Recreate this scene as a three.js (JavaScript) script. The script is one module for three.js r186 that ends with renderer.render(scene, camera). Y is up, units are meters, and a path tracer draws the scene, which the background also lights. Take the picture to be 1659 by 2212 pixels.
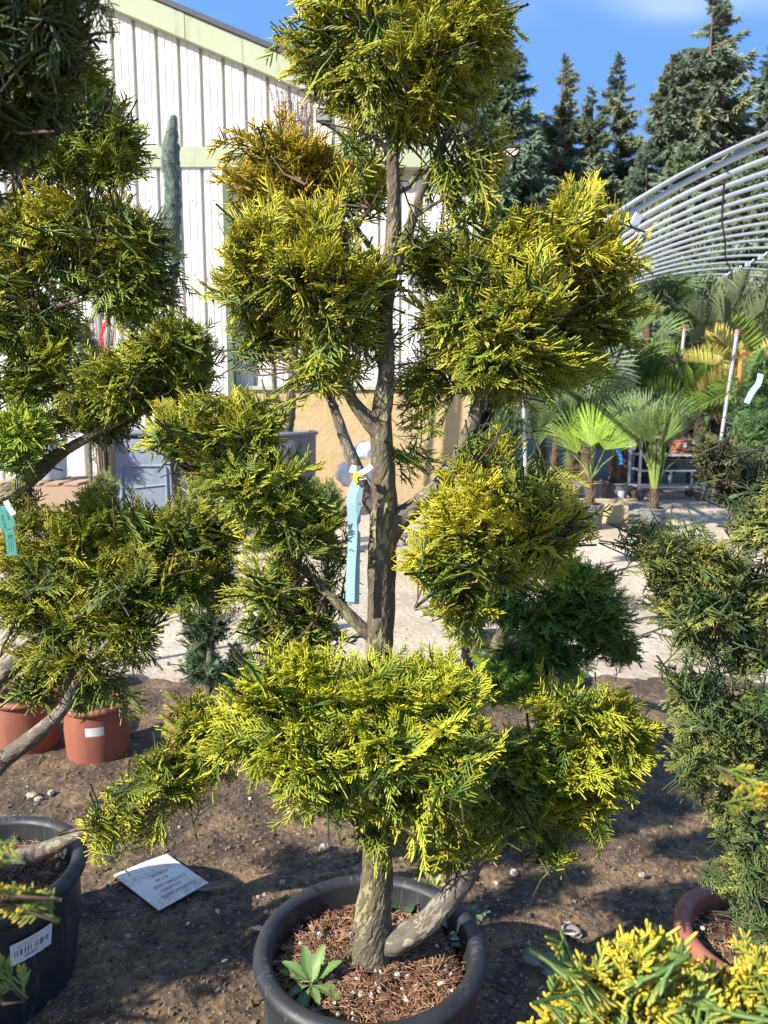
import * as THREE from 'three';
import { mergeGeometries } from 'three/addons/utils/BufferGeometryUtils.js';
import { RoundedBoxGeometry } from 'three/addons/geometries/RoundedBoxGeometry.js';

// ---------------------------------------------------------------- camera, sky, sun, exposure
const scene = new THREE.Scene();
const EYE = 1.62, PITCH = THREE.MathUtils.degToRad(8), FPX = 1661;      // FPX: focal length in pixels of a 1659 x 2212 picture
const camera = new THREE.PerspectiveCamera(67.3, 0.75, 0.05, 600);
camera.position.set(0, EYE, 0);
camera.rotation.x = -PITCH;
camera.focus = 1.8;
camera.userData.fStop = 7;
const SUN_AZ = THREE.MathUtils.degToRad(57), SUN_EL = THREE.MathUtils.degToRad(34);
const SUN = new THREE.Vector3(-Math.sin(SUN_AZ) * Math.cos(SUN_EL), Math.sin(SUN_EL), Math.cos(SUN_AZ) * Math.cos(SUN_EL));
const sun = new THREE.DirectionalLight(new THREE.Color(1, 0.93, 0.82), 5);
sun.position.copy(SUN).multiplyScalar(60);
sun.castShadow = true;
sun.shadow.mapSize.set(4096, 4096);
Object.assign(sun.shadow.camera, { left: -30, right: 30, top: 30, bottom: -30, near: 1, far: 160 });
scene.add(sun, sun.target);
const renderer = new THREE.WebGLRenderer({ antialias: true });
renderer.toneMapping = THREE.LinearToneMapping;
renderer.toneMappingExposure = 2.25;
renderer.shadowMap.enabled = true;

// ---------------------------------------------------------------- random numbers and noise
function rng(seed) { let a = seed >>> 0; return () => { a = (a + 0x6d2b79f5) | 0; let t = Math.imul(a ^ (a >>> 15), 1 | a); t = (t + Math.imul(t ^ (t >>> 7), 61 | t)) ^ t; return ((t ^ (t >>> 14)) >>> 0) / 4294967296; }; }
const { lerp, clamp, smoothstep } = THREE.MathUtils;
const hash2 = (x, y, s) => { let h = Math.imul(x, 374761393) + Math.imul(y, 668265263) + Math.imul(s, 2246822519); h = Math.imul(h ^ (h >>> 13), 1274126177); return ((h ^ (h >>> 16)) >>> 0) / 4294967296; };
function vnoise(x, y, s = 0, per = 0) {
  const ix = Math.floor(x), iy = Math.floor(y), fx = x - ix, fy = y - iy, u = fx * fx * (3 - 2 * fx), v = fy * fy * (3 - 2 * fy);
  const w = (k) => per ? ((k % per) + per) % per : k;
  return lerp(lerp(hash2(w(ix), w(iy), s), hash2(w(ix + 1), w(iy), s), u), lerp(hash2(w(ix), w(iy + 1), s), hash2(w(ix + 1), w(iy + 1), s), u), v);
}
function fbm(x, y, s = 0, oct = 4, per = 0) { let a = 0.5, t = 0, n = 0; for (let i = 0; i < oct; i++) { t += a * vnoise(x, y, s + i, per); n += a; a *= 0.5; x *= 2; y *= 2; per *= 2; } return t / n; }

// equirectangular sky: deep blue overhead, paler low down, thin high cloud
{
  const W = 1024, H = 512, data = new Float32Array(W * H * 4);
  for (let j = 0; j < H; j++) for (let i = 0; i < W; i++) {
    const el = ((j + 0.5) / H - 0.5) * Math.PI, az = ((i + 0.5) / W - 0.5) * 2 * Math.PI, y = Math.sin(el);
    const d = new THREE.Vector3(Math.cos(az) * Math.cos(el), y, Math.sin(az) * Math.cos(el));
    const t = Math.pow(clamp(1 - y, 0, 1), 3), glow = Math.pow(clamp(d.dot(SUN), 0, 1), 8) * 0.25;
    let c = [lerp(0.075, 0.14, t) + glow, lerp(0.185, 0.26, t) + glow * 0.95, lerp(0.43, 0.48, t) + glow * 0.85];
    if (y > 0.02) {
      const k = 1 / (y + 0.25), n = fbm(d.x * k * 2.2 + 7, d.z * k * 5.5 + 3, 11, 5), m = smoothstep(n, 0.47, 0.85) * 0.5;
      c = [lerp(c[0], 0.42, m), lerp(c[1], 0.5, m), lerp(c[2], 0.68, m)];
    }
    if (y < 0) c = [0.06, 0.06, 0.05];
    const o = (j * W + i) * 4; data[o] = c[0]; data[o + 1] = c[1]; data[o + 2] = c[2]; data[o + 3] = 1;
  }
  const t = new THREE.DataTexture(data, W, H, THREE.RGBAFormat, THREE.FloatType);
  t.mapping = THREE.EquirectangularReflectionMapping; t.magFilter = t.minFilter = THREE.LinearFilter; t.needsUpdate = true;
  scene.background = t; scene.environment = t;
}

// ---------------------------------------------------------------- names, tags, placing
const used = {};
function numbered(name) { used[name] = (used[name] ?? -1) + 1; return used[name] ? name + '_' + String(used[name]).padStart(3, '0') : name; }
const shade = (o) => { o.castShadow = o.receiveShadow = true; return o; };
function tag(o, label, category, group) { o.userData.label = label; o.userData.category = category; if (group) o.userData.group = group; return o; }
function thing(name, label, category, p = new THREE.Vector3(), group) { const o = new THREE.Group(); o.name = numbered(name); o.position.copy(p); scene.add(o); return tag(o, label, category, group); }
function part(parent, name, geometry, material, label) { const m = shade(new THREE.Mesh(geometry, material)); m.name = parent === scene ? numbered(name) : name; if (label) m.userData.label = label; parent.add(m); return m; }
function struct(name, geometry, material) { const m = part(scene, name, geometry, material); m.userData.kind = 'structure'; return m; }
const V = (x, y, z) => new THREE.Vector3(x, y, z);
const CP = Math.cos(PITCH), SP = Math.sin(PITCH);
const ray = (px, py) => { const a = (px - 829.5) / FPX, b = (1106 - py) / FPX; return V(a, b * CP - SP, -(CP + b * SP)); };
const at = (px, py, D) => { const r = ray(px, py); return r.multiplyScalar(D / -r.z).add(V(0, EYE, 0)); };       // point D metres in front of the camera (measured level)
const gnd = (px, py, y = 0) => { const r = ray(px, py); return r.multiplyScalar((y - EYE) / r.y).add(V(0, EYE, 0)); };
const mpp = (py, D) => D / (CP + ((1106 - py) / FPX) * SP) / FPX;                                                  // metres per pixel there
const col = (r, g, b) => new THREE.Color().setRGB(r, g, b);
function inst(parent, name, geometry, material, mats, colors, stuff = true) {
  const m = shade(new THREE.InstancedMesh(geometry, material, mats.length)); m.name = parent === scene ? numbered(name) : name;
  mats.forEach((x, i) => m.setMatrixAt(i, x)); if (colors) colors.forEach((c, i) => m.setColorAt(i, c));
  if (stuff) m.userData.kind = 'stuff'; parent.add(m); return m;
}

// ---------------------------------------------------------------- textures
function tex(size, metres, fn, srgb = true, h = size) {
  const d = new Uint8Array(size * h * 4);
  for (let j = 0; j < h; j++) for (let i = 0; i < size; i++) { const c = fn(i / size, j / h), o = (j * size + i) * 4; for (let k = 0; k < 3; k++) d[o + k] = clamp(c[k], 0, 1) * 255; d[o + 3] = 255; }
  const t = new THREE.DataTexture(d, size, h); t.wrapS = t.wrapT = THREE.RepeatWrapping; t.magFilter = THREE.LinearFilter; t.minFilter = THREE.LinearMipmapLinearFilter; t.generateMipmaps = true;
  if (srgb) t.colorSpace = THREE.SRGBColorSpace; t.repeat.set(1 / metres, 1 / metres); t.needsUpdate = true; return t;
}
const S = (c) => Math.pow(clamp(c, 0, 1), 1 / 2.2);                       // linear value to sRGB
const mix3 = (a, b, t) => [lerp(a[0], b[0], t), lerp(a[1], b[1], t), lerp(a[2], b[2], t)];
const lin = (c) => c.map(S);
const std = (o) => new THREE.MeshStandardMaterial(o);
const soilH = (u, v) => 0.55 * fbm(u * 24, v * 24, 5, 5, 24) + 0.45 * Math.pow(fbm(u * 90, v * 90, 9, 3, 90), 1.5);
const soilMap = tex(1024, 1.3, (u, v) => {
  const h = soilH(u, v), n = fbm(u * 8, v * 8, 21, 4, 8), s = vnoise(u * 200, v * 200, 33, 200);
  let c = mix3([0.04, 0.025, 0.013], [0.2, 0.125, 0.062], smoothstep(h * 0.7 + n * 0.4, 0.35, 0.8)); if (s > 0.9) c = mix3(c, [0.42, 0.36, 0.28], 0.6); if (s < 0.07) c = mix3(c, [0.03, 0.022, 0.015], 0.6); return lin(c);
});
const soilBump = tex(1024, 1.3, (u, v) => { const h = soilH(u, v); return [h, h, h]; }, false);
const stoneMap = tex(1024, 5, (u, v) => {
  const n = fbm(u * 6, v * 6, 41, 5, 6), f = fbm(u * 110, v * 110, 45, 3, 110), k = fbm(u * 18, v * 18, 48, 3, 18);
  let c = mix3([0.33, 0.265, 0.185], [0.47, 0.395, 0.29], smoothstep(n, 0.25, 0.75)); c = mix3(c, [0.27, 0.23, 0.18], smoothstep(k, 0.6, 0.85) * 0.6); c = mix3(c, [0.5, 0.45, 0.37], smoothstep(f, 0.5, 0.85) * 0.5); return lin(c);
});
const stoneBump = tex(512, 1.7, (u, v) => { const h = fbm(u * 50, v * 50, 45, 4, 50); return [h, h, h]; }, false);
const barkH = (u, v) => { const w = fbm(u * 6, v * 4, 61, 3, 6) * 0.35; return 0.6 * fbm((u + w * 0.2) * 28, v * 7, 63, 4, 28) + 0.4 * fbm(u * 60, v * 26, 67, 3, 60); };
const barkMap = (a, b, lichen, amount) => tex(512, 0.3, (u, v) => {
  const h = barkH(u, v), l = smoothstep(fbm(u * 4, v * 3, 71, 6, 4) * 0.7 + fbm(u * 60, v * 40, 73, 2, 60) * 0.3, 0.6 - amount * 0.25, 0.75 - amount * 0.1), d = smoothstep(h, 0.4, 0.27), pl = fbm(u * 44, v * 20, 75, 3, 44);
  let c = mix3(a, b, smoothstep(h * 0.6 + pl * 0.4, 0.3, 0.7)); c = mix3(c, lichen, l * 0.35); c = mix3(c, [0.045, 0.033, 0.022], d * 0.75); return lin(c);
});
const barkBump = tex(512, 0.3, (u, v) => { const h = barkH(u, v); return [h, h, h]; }, false);
const BARK = std({ map: barkMap([0.14, 0.12, 0.075], [0.29, 0.255, 0.16], [0.38, 0.36, 0.14], 0.9), bumpMap: barkBump, bumpScale: 0.012, roughness: 0.95 });
const BARK_GREY = std({ map: barkMap([0.17, 0.15, 0.115], [0.36, 0.32, 0.25], [0.34, 0.34, 0.18], 0.5), bumpMap: barkBump, bumpScale: 0.005, roughness: 0.92 });
const TWIG = std({ color: col(0.1, 0.066, 0.04), roughness: 0.9 });
const plasticMap = (base, worn) => tex(512, 0.5, (u, v) => { const n = fbm(u * 5, v * 5, 81, 4, 5), s = smoothstep(fbm(u * 40, v * 8, 83, 4, 40), 0.66, 0.82); return lin(mix3(mix3(base, base.map((c) => c * 1.5), n), worn, s * 0.5)); });
const roughMap = tex(256, 0.4, (u, v) => { const n = 0.4 + 0.35 * fbm(u * 9, v * 9, 91, 4, 9); return [n, n, n]; }, false);
const BLACK_PLASTIC = std({ map: plasticMap([0.012, 0.0135, 0.015], [0.09, 0.095, 0.1]), roughnessMap: roughMap, roughness: 1 });
const GREY_PLASTIC = std({ map: plasticMap([0.1, 0.105, 0.115], [0.22, 0.22, 0.22]), roughness: 0.55 });
const TERRACOTTA = std({ map: plasticMap([0.2, 0.066, 0.038], [0.3, 0.15, 0.1]), roughnessMap: roughMap, roughness: 1 });
const MULCH_SOIL = std({ map: soilMap, bumpMap: soilBump, bumpScale: 0.012, color: col(0.6, 0.5, 0.45), roughness: 1 });
function canvasTex(w, h, draw) { const c = document.createElement('canvas'); c.width = w; c.height = h; draw(c.getContext('2d'), w, h); const t = new THREE.CanvasTexture(c); t.colorSpace = THREE.SRGBColorSpace; return t; }

// ---------------------------------------------------------------- geometry helpers
class Buf {                                                               // collects tubes and leaf faces with vertex colours
  constructor() { this.p = []; this.c = []; this.i = []; }
  vert(v, c) { this.p.push(v.x, v.y, v.z); this.c.push(c[0], c[1], c[2]); return this.p.length / 3 - 1; }
  cord(pts, r0, r1, colour, sides = 3, blunt = 0.6) {                     // colour: t => [r, g, b]
    const n = pts.length, t = V(), a = V(), b = V(), q = V(); let prev = null;
    for (let k = 0; k < n; k++) {
      t.subVectors(pts[Math.min(k + 1, n - 1)], pts[Math.max(k - 1, 0)]).normalize();
      a.set(Math.abs(t.y) > 0.9 ? 1 : 0, Math.abs(t.y) > 0.9 ? 0 : 1, 0).cross(t).normalize(); b.crossVectors(t, a);
      const f = k / (n - 1), r = lerp(r0, r1, f) * (k === n - 1 ? blunt : 1), ring = [];
      for (let s = 0; s < sides; s++) { const an = (s / sides) * 2 * Math.PI; q.copy(pts[k]).addScaledVector(a, Math.cos(an) * r).addScaledVector(b, Math.sin(an) * r); ring.push(this.vert(q, colour(f))); }
      if (prev) for (let s = 0; s < sides; s++) { const s2 = (s + 1) % sides; this.i.push(prev[s], prev[s2], ring[s], prev[s2], ring[s2], ring[s]); }
      prev = ring;
    }
    const tip = this.vert(q.copy(pts[n - 1]).addScaledVector(t, r1 * 0.8), colour(1));
    for (let s = 0; s < sides; s++) this.i.push(prev[s], prev[(s + 1) % sides], tip);
  }
  blade(pts, w0, w1, wt, normal, colour, fold = 0.25) {                   // a folded strip leaf along pts; widths at base, middle, tip
    const n = pts.length, t = V(), side = V(), q = V(); let prev = null;
    for (let k = 0; k < n; k++) {
      t.subVectors(pts[Math.min(k + 1, n - 1)], pts[Math.max(k - 1, 0)]).normalize(); side.crossVectors(t, normal).normalize();
      const f = k / (n - 1), w = f < 0.5 ? lerp(w0, w1, f * 2) : lerp(w1, wt, f * 2 - 1), up = q.copy(normal).multiplyScalar(w * fold), c = colour(f);
      const row = [this.vert(V().copy(pts[k]).addScaledVector(side, -w).add(up), c), this.vert(pts[k], c), this.vert(V().copy(pts[k]).addScaledVector(side, w).add(up), c)];
      if (prev) for (let s = 0; s < 2; s++) this.i.push(prev[s], prev[s + 1], row[s], prev[s + 1], row[s + 1], row[s]);
      prev = row;
    }
  }
  build(origin) {
    const g = new THREE.BufferGeometry(); g.setAttribute('position', new THREE.Float32BufferAttribute(this.p, 3)); g.setAttribute('color', new THREE.Float32BufferAttribute(this.c, 3)); g.setIndex(this.i);
    if (origin) g.translate(-origin.x, -origin.y, -origin.z); g.computeVertexNormals(); return g;
  }
}
function limbGeometry(pts, radii, origin, { sides = 16, step = 0.02, rough = 0.16, seed = 1, knots = 0 } = {}) {   // tapering, knobbly tube; uv in metres
  const curve = new THREE.CatmullRomCurve3(pts, false, 'centripetal'), len = curve.getLength(), n = Math.max(4, Math.ceil(len / step)), p = [], uv = [], idx = [];
  const a = V(1, 0, 0), b = V(), t = V(), q = V(), c = V();
  for (let k = 0; k <= n; k++) {
    const f = k / n; curve.getPointAt(f, c); curve.getTangentAt(f, t);
    const g = curve.getUtoTmapping(f) * (pts.length - 1), gi = Math.min(Math.floor(g), pts.length - 2), r = lerp(radii[gi], radii[gi + 1], g - gi);
    a.addScaledVector(t, -a.dot(t)).normalize(); b.crossVectors(t, a);
    for (let s = 0; s <= sides; s++) {
      const an = (s / sides) * 2 * Math.PI, d = (s % sides);
      let rr = r * (1 + rough * (fbm(d * 0.9, f * len * 22, seed, 3, 0) - 0.5) * 2 + rough * 0.6 * (vnoise(d * 0.5 * 8, f * len * 60, seed + 9, 0) - 0.5));
      if (knots) { const kn = vnoise(f * len * 9, d * 0.35, seed + 5); rr *= 1 + knots * smoothstep(kn, 0.72, 0.95); }
      q.copy(c).addScaledVector(a, Math.cos(an) * rr).addScaledVector(b, Math.sin(an) * rr); p.push(q.x, q.y, q.z); uv.push((s / sides) * 2 * Math.PI * Math.max(r, 0.012), f * len);
    }
  }
  for (let k = 0; k < n; k++) for (let s = 0; s < sides; s++) { const o = k * (sides + 1) + s; idx.push(o, o + 1, o + sides + 1, o + 1, o + sides + 2, o + sides + 1); }
  const g = new THREE.BufferGeometry(); g.setAttribute('position', new THREE.Float32BufferAttribute(p, 3)); g.setAttribute('uv', new THREE.Float32BufferAttribute(uv, 2)); g.setIndex(idx);
  if (origin) g.translate(-origin.x, -origin.y, -origin.z); g.computeVertexNormals(); return g;
}
const box = (x0, x1, y0, y1, z0, z1) => { const g = new THREE.BoxGeometry(x1 - x0, y1 - y0, z1 - z0); g.translate((x0 + x1) / 2, (y0 + y1) / 2, (z0 + z1) / 2); return g; };
const metricUV = (g, s = 1) => { const p = g.attributes.position, n = g.attributes.normal, uv = new Float32Array(p.count * 2); for (let i = 0; i < p.count; i++) { const ax = Math.abs(n.getX(i)), ay = Math.abs(n.getY(i)), az = Math.abs(n.getZ(i)); const [u, v] = az >= ax && az >= ay ? [p.getX(i), p.getY(i)] : ax >= ay ? [p.getZ(i), p.getY(i)] : [p.getX(i), p.getZ(i)]; uv[i * 2] = u * s; uv[i * 2 + 1] = v * s; } g.setAttribute('uv', new THREE.BufferAttribute(uv, 2)); return g; };
const tubeOf = (pts, r, sides = 8, seg = 24) => new THREE.TubeGeometry(new THREE.CatmullRomCurve3(pts), seg, r, sides);

// ---------------------------------------------------------------- ground
const EDGE = 4.35;
{
  const g = new THREE.PlaneGeometry(500, 500); g.rotateX(-Math.PI / 2); metricUV(g);
  struct('ground', g, std({ map: stoneMap, bumpMap: stoneBump, bumpScale: 0.012, roughness: 0.95 }));
  const N = 420, M = 380, X0 = -5, X1 = 5, Z0 = 2.5, Z1 = -4.9, p = [], uv = [], idx = [];
  for (let j = 0; j <= M; j++) for (let i = 0; i <= N; i++) {
    const x = lerp(X0, X1, i / N), z = lerp(Z0, Z1, j / M), e = EDGE + (fbm(x * 1.3 + 9, 0.5, 3, 4) - 0.5) * 0.5 + (fbm(x * 9, z * 9, 4, 3) - 0.5) * 0.16;
    const h = 0.016 + (fbm(x * 2.2, z * 2.2, 101, 3) - 0.5) * 0.03 + (fbm(x * 14, z * 14, 105, 4) - 0.5) * 0.022 + (fbm(x * 45, z * 45, 109, 2) - 0.5) * 0.008;
    p.push(x, Math.max(h, 0.003) - 0.08 * smoothstep(-z, e - 0.06, e + 0.25), z); uv.push(x, z);
  }
  for (let j = 0; j < M; j++) for (let i = 0; i < N; i++) { const o = j * (N + 1) + i; idx.push(o, o + 1, o + N + 1, o + 1, o + N + 2, o + N + 1); }
  const s = new THREE.BufferGeometry(); s.setAttribute('position', new THREE.Float32BufferAttribute(p, 3)); s.setAttribute('uv', new THREE.Float32BufferAttribute(uv, 2)); s.setIndex(idx); s.computeVertexNormals();
  struct('soil_bed', s, std({ map: soilMap, bumpMap: soilBump, bumpScale: 0.016, roughness: 0.97 }));
  const road = new THREE.PlaneGeometry(60, 40); road.rotateX(-Math.PI / 2); road.translate(33.5, 0.004, -34); metricUV(road);
  struct('road', road, std({ map: stoneMap, color: col(0.3, 0.32, 0.36), bumpMap: stoneBump, bumpScale: 0.01, roughness: 0.9 }));
  const floor = new THREE.PlaneGeometry(300, 120); floor.rotateX(-Math.PI / 2); floor.translate(20, 0.008, -96); metricUV(floor);
  struct('forest_floor', floor, std({ map: soilMap, color: col(0.5, 0.6, 0.35), roughness: 1 }));
}

// ---------------------------------------------------------------- building
const WALL = 12.45;
{
  const L = at(-700, 800, WALL).x, corner = at(1030, 700, WALL).x, doorX = at(497, 600, WALL).x;
  const bandB = at(830, 369, WALL).y, bandT = at(830, 326, WALL).y, sillY = at(600, 842, WALL).y;
  const b = thing('warehouse_building', 'large white ribbed metal warehouse with pale green trim and sloping roof edge', 'building', V(0, 0, -WALL));
  const dirt = tex(512, 4, (u, v) => { const n = fbm(u * 9, v * 3, 121, 5, 9); const s = smoothstep(fbm(u * 40, v * 3, 125, 4, 40), 0.58, 0.85); const c = mix3([0.6, 0.585, 0.55], [0.68, 0.67, 0.64], n); return lin(mix3(c, [0.42, 0.4, 0.34], s * 0.35)); });
  const WHITE = std({ map: dirt, roughness: 0.55 });
  const greenT = tex(512, 2.5, (u, v) => { const n = fbm(u * 6, v * 6, 131, 5, 6), s = smoothstep(fbm(u * 30, v * 5, 135, 4, 30), 0.55, 0.8); return lin(mix3(mix3([0.36, 0.4, 0.26], [0.42, 0.46, 0.31], n), [0.22, 0.26, 0.15], s * 0.35)); });
  const GREEN = std({ map: greenT, roughness: 0.6 }), DARKGREEN = std({ color: col(0.09, 0.14, 0.07), roughness: 0.6 });
  const GROOVE_SHADE = std({ color: col(0.42, 0.39, 0.3), roughness: 0.7 }), DARK = std({ color: col(0.035, 0.035, 0.037), roughness: 0.8 });
  // roof line: fascia lower edge in picture coordinates
  const slope = 0.40, r0 = at(596, 120, WALL), roofY = (x) => r0.y - (x - r0.x) * slope;                                    // upper edge
  const fasciaH = 0.36;
  const peak = L + 1.0;
  // a cladding panel, one metre high: shallow profile with two small ribs
  const pitch = 0.333, prof = [[0.0, -0.035], [0.012, 0], [0.075, 0], [0.085, 0.007], [0.1, 0.007], [0.115, 0], [0.185, 0], [0.195, 0.007], [0.21, 0.007], [0.225, 0], [0.284, 0], [0.298, -0.035]];
  const pg = (() => { const p = [], uv = [], idx = []; prof.forEach(([x, z], k) => { for (const y of [0, 1]) { p.push(x, y, z); uv.push(x * 1, y * 5); } if (k) { const o = (k - 1) * 2; idx.push(o, o + 2, o + 1, o + 1, o + 2, o + 3); } }); const g = new THREE.BufferGeometry(); g.setAttribute('position', new THREE.Float32BufferAttribute(p, 3)); g.setAttribute('uv', new THREE.Float32BufferAttribute(uv, 2)); g.setIndex(idx); const f = g.toNonIndexed(); f.computeVertexNormals(); return f; })();
  const panel = (x, y0, y1, z) => { const m = part(b, 'cladding_panel', pg, WHITE); m.position.set(x, y0, z); m.scale.y = y1 - y0; return m; };
  const start = doorX - 60 * pitch;
  for (let x = doorX - pitch; x > L; x -= pitch) { panel(x, 0.05, bandB, 0.16); panel(x, bandT, roofY(x + 0.15) - 0.2, 0.0); }
  for (let x = doorX; x < corner - 0.2; x += pitch) { panel(x + 0.03, sillY + 0.06, bandB, -0.06); if (roofY(x) - 0.35 > bandT) panel(x, bandT, roofY(x + 0.15) - 0.2, 0.0); }
  // backing sheets seen in the grooves, recess shade put into their olive colour
  part(b, 'wall', mergeGeometries([box(L, doorX - 0.04, 0, bandB, -0.2, 0.122)]), GROOVE_SHADE, 'sliding door sheet behind the ribs');
  { const s = new THREE.Shape([[L, bandT - 0.4], [corner, bandT - 0.4], [corner, bandT + 0.02], [corner - 0.25, roofY(corner) - 0.1], [L, roofY(L) - 0.1]].map((q) => new THREE.Vector2(...q))); const g = new THREE.ExtrudeGeometry(s, { depth: 0.1, bevelEnabled: false }); g.translate(0, 0, -0.14); part(b, 'gable', g, GROOVE_SHADE); }
  part(b, 'wall', box(doorX + 0.03, corner - 0.08, sillY, bandB, -0.25, -0.1), GROOVE_SHADE);
  const plaster = tex(512, 1.6, (u, v) => { const n = fbm(u * 8, v * 8, 141, 5, 8), j = Math.min(Math.abs(((v * 4) % 1) - 0.5), 0.5); return lin(mix3(mix3([0.42, 0.3, 0.145], [0.52, 0.39, 0.21], n), [0.36, 0.26, 0.14], smoothstep(j, 0.47, 0.5) * 0.5)); });
  part(b, 'plinth', metricUV(box(doorX + 0.03, corner - 0.05, 0, sillY, -0.4, -0.02)), std({ map: plaster, bumpMap: soilBump, bumpScale: 0.01, roughness: 0.95 }), 'yellow rendered masonry base');
  part(b, 'sill', box(doorX + 0.03, corner - 0.02, sillY, sillY + 0.06, -0.09, 0.03), GREEN);
  part(b, 'jamb', box(doorX - 0.035, doorX + 0.045, 0, bandB, -0.1, 0.17), DARKGREEN);
  part(b, 'corner_post', box(corner - 0.1, corner + 0.06, 0, bandB, -0.14, 0.03), GREEN);
  // horizontal trim band in lengths
  const cuts = [L, at(-200, 300, WALL).x, at(530, 300, WALL).x, at(760, 300, WALL).x, corner + 0.1];
  for (let k = 0; k < 4; k++) part(b, 'trim_band', metricUV(box(cuts[k] + 0.004, cuts[k + 1] - 0.004, bandB, bandT, -0.05, 0.2 - (k % 2) * 0.006)), GREEN);
  // sloping fascia in lengths, with a dark roof edge above
  const fx = [L, at(120, 0, WALL).x, at(405, 100, WALL).x, at(528, 150, WALL).x, at(800, 250, WALL).x, corner + 0.28];
  const slab = (x0, x1, up, down, z0, z1) => { const s = new THREE.Shape([[x0, roofY(x0) - down], [x1, roofY(x1) - down], [x1, roofY(x1) + up], [x0, roofY(x0) + up]].map((q) => new THREE.Vector2(...q))); const g = new THREE.ExtrudeGeometry(s, { depth: z1 - z0, bevelEnabled: false }); g.translate(0, 0, z0); return g; };
  for (let k = 0; k < 5; k++) part(b, 'fascia', metricUV(slab(fx[k] + 0.004, fx[k + 1] - 0.004, 0, fasciaH, 0.004, 0.13 + (k % 2) * 0.006)), GREEN);
  const eave = at(1098, 340, WALL).x;
  part(b, 'roof', slab(L, eave - 0.02, 0.085, -0.006, -18, 0.17), std({ color: col(0.06, 0.065, 0.07), roughness: 0.6 }));
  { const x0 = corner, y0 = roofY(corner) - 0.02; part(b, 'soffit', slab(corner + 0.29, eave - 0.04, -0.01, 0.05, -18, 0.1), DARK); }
  // side wall running away under the eave, ribbed; eave shade painted into its grey
  part(b, 'wall', box(corner - 0.06, corner + 0.02, 0, roofY(corner) - 0.12, -18, -0.15), std({ color: col(0.3, 0.3, 0.29), roughness: 0.7 }), 'side wall with the shade of the eave painted into its grey');
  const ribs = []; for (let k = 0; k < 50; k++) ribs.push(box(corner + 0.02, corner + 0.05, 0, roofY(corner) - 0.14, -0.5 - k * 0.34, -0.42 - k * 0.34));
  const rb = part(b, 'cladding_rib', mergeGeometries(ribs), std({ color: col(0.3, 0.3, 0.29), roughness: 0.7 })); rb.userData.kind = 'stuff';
  // half round gutter with a cream end cap
  const gy = roofY(eave) + 0.02, hg = [], R = 0.1;
  { const s = new THREE.Shape(); s.absarc(0, 0, R, Math.PI, 2 * Math.PI); s.absarc(0, 0, R - 0.006, 2 * Math.PI, Math.PI, true); const g = new THREE.ExtrudeGeometry(s, { depth: 18, bevelEnabled: false, curveSegments: 16 }); g.translate(eave, gy, -17.8); part(b, 'gutter', g, std({ color: col(0.36, 0.3, 0.24), roughness: 0.6 })); }
  { const s = new THREE.Shape(); s.absarc(0, 0, R + 0.012, Math.PI, 2 * Math.PI); const g = new THREE.ExtrudeGeometry(s, { depth: 0.03, bevelEnabled: true, bevelSize: 0.004, bevelThickness: 0.004, bevelSegments: 2 }); g.translate(eave, gy, 0.205); part(b, 'gutter_end_cap', g, std({ color: col(0.72, 0.62, 0.48), roughness: 0.5 })); }
  // screws under the fascia
  const sc = []; for (let x = doorX - pitch; x > L; x -= pitch) for (const y of [1.1, 2.4, 3.6, 4.7]) { const g = new THREE.CylinderGeometry(0.011, 0.013, 0.012, 8); g.rotateX(Math.PI / 2); g.translate(x + 0.15, y, 0.163); sc.push(g); }
  part(b, 'screw', mergeGeometries(sc), std({ color: col(0.3, 0.28, 0.25), roughness: 0.5, metalness: 0.5 })).userData.kind = 'stuff';
  // floodlight
  const f = thing('floodlight', 'small black wall floodlight under the green gable trim', 'floodlight', at(700, 250, WALL - 0.3));
  part(f, 'lamp_body', new RoundedBoxGeometry(0.24, 0.2, 0.12, 3, 0.02), std({ color: col(0.03, 0.03, 0.032), roughness: 0.5 })).rotation.x = 0.25;
  const gl = part(f, 'lamp_glass', new RoundedBoxGeometry(0.19, 0.14, 0.02, 2, 0.008), std({ color: col(0.45, 0.45, 0.46), roughness: 0.25, metalness: 0.4 })); gl.position.set(0, -0.012, 0.06); gl.rotation.x = 0.25;
  part(f, 'sensor', new RoundedBoxGeometry(0.09, 0.06, 0.06, 2, 0.015), std({ color: col(0.02, 0.02, 0.02), roughness: 0.5 })).position.set(0, -0.13, 0.05);
  part(f, 'bracket', box(-0.03, 0.03, -0.02, 0.06, -0.3, -0.05), std({ color: col(0.05, 0.05, 0.05), roughness: 0.5 }));
}

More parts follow.
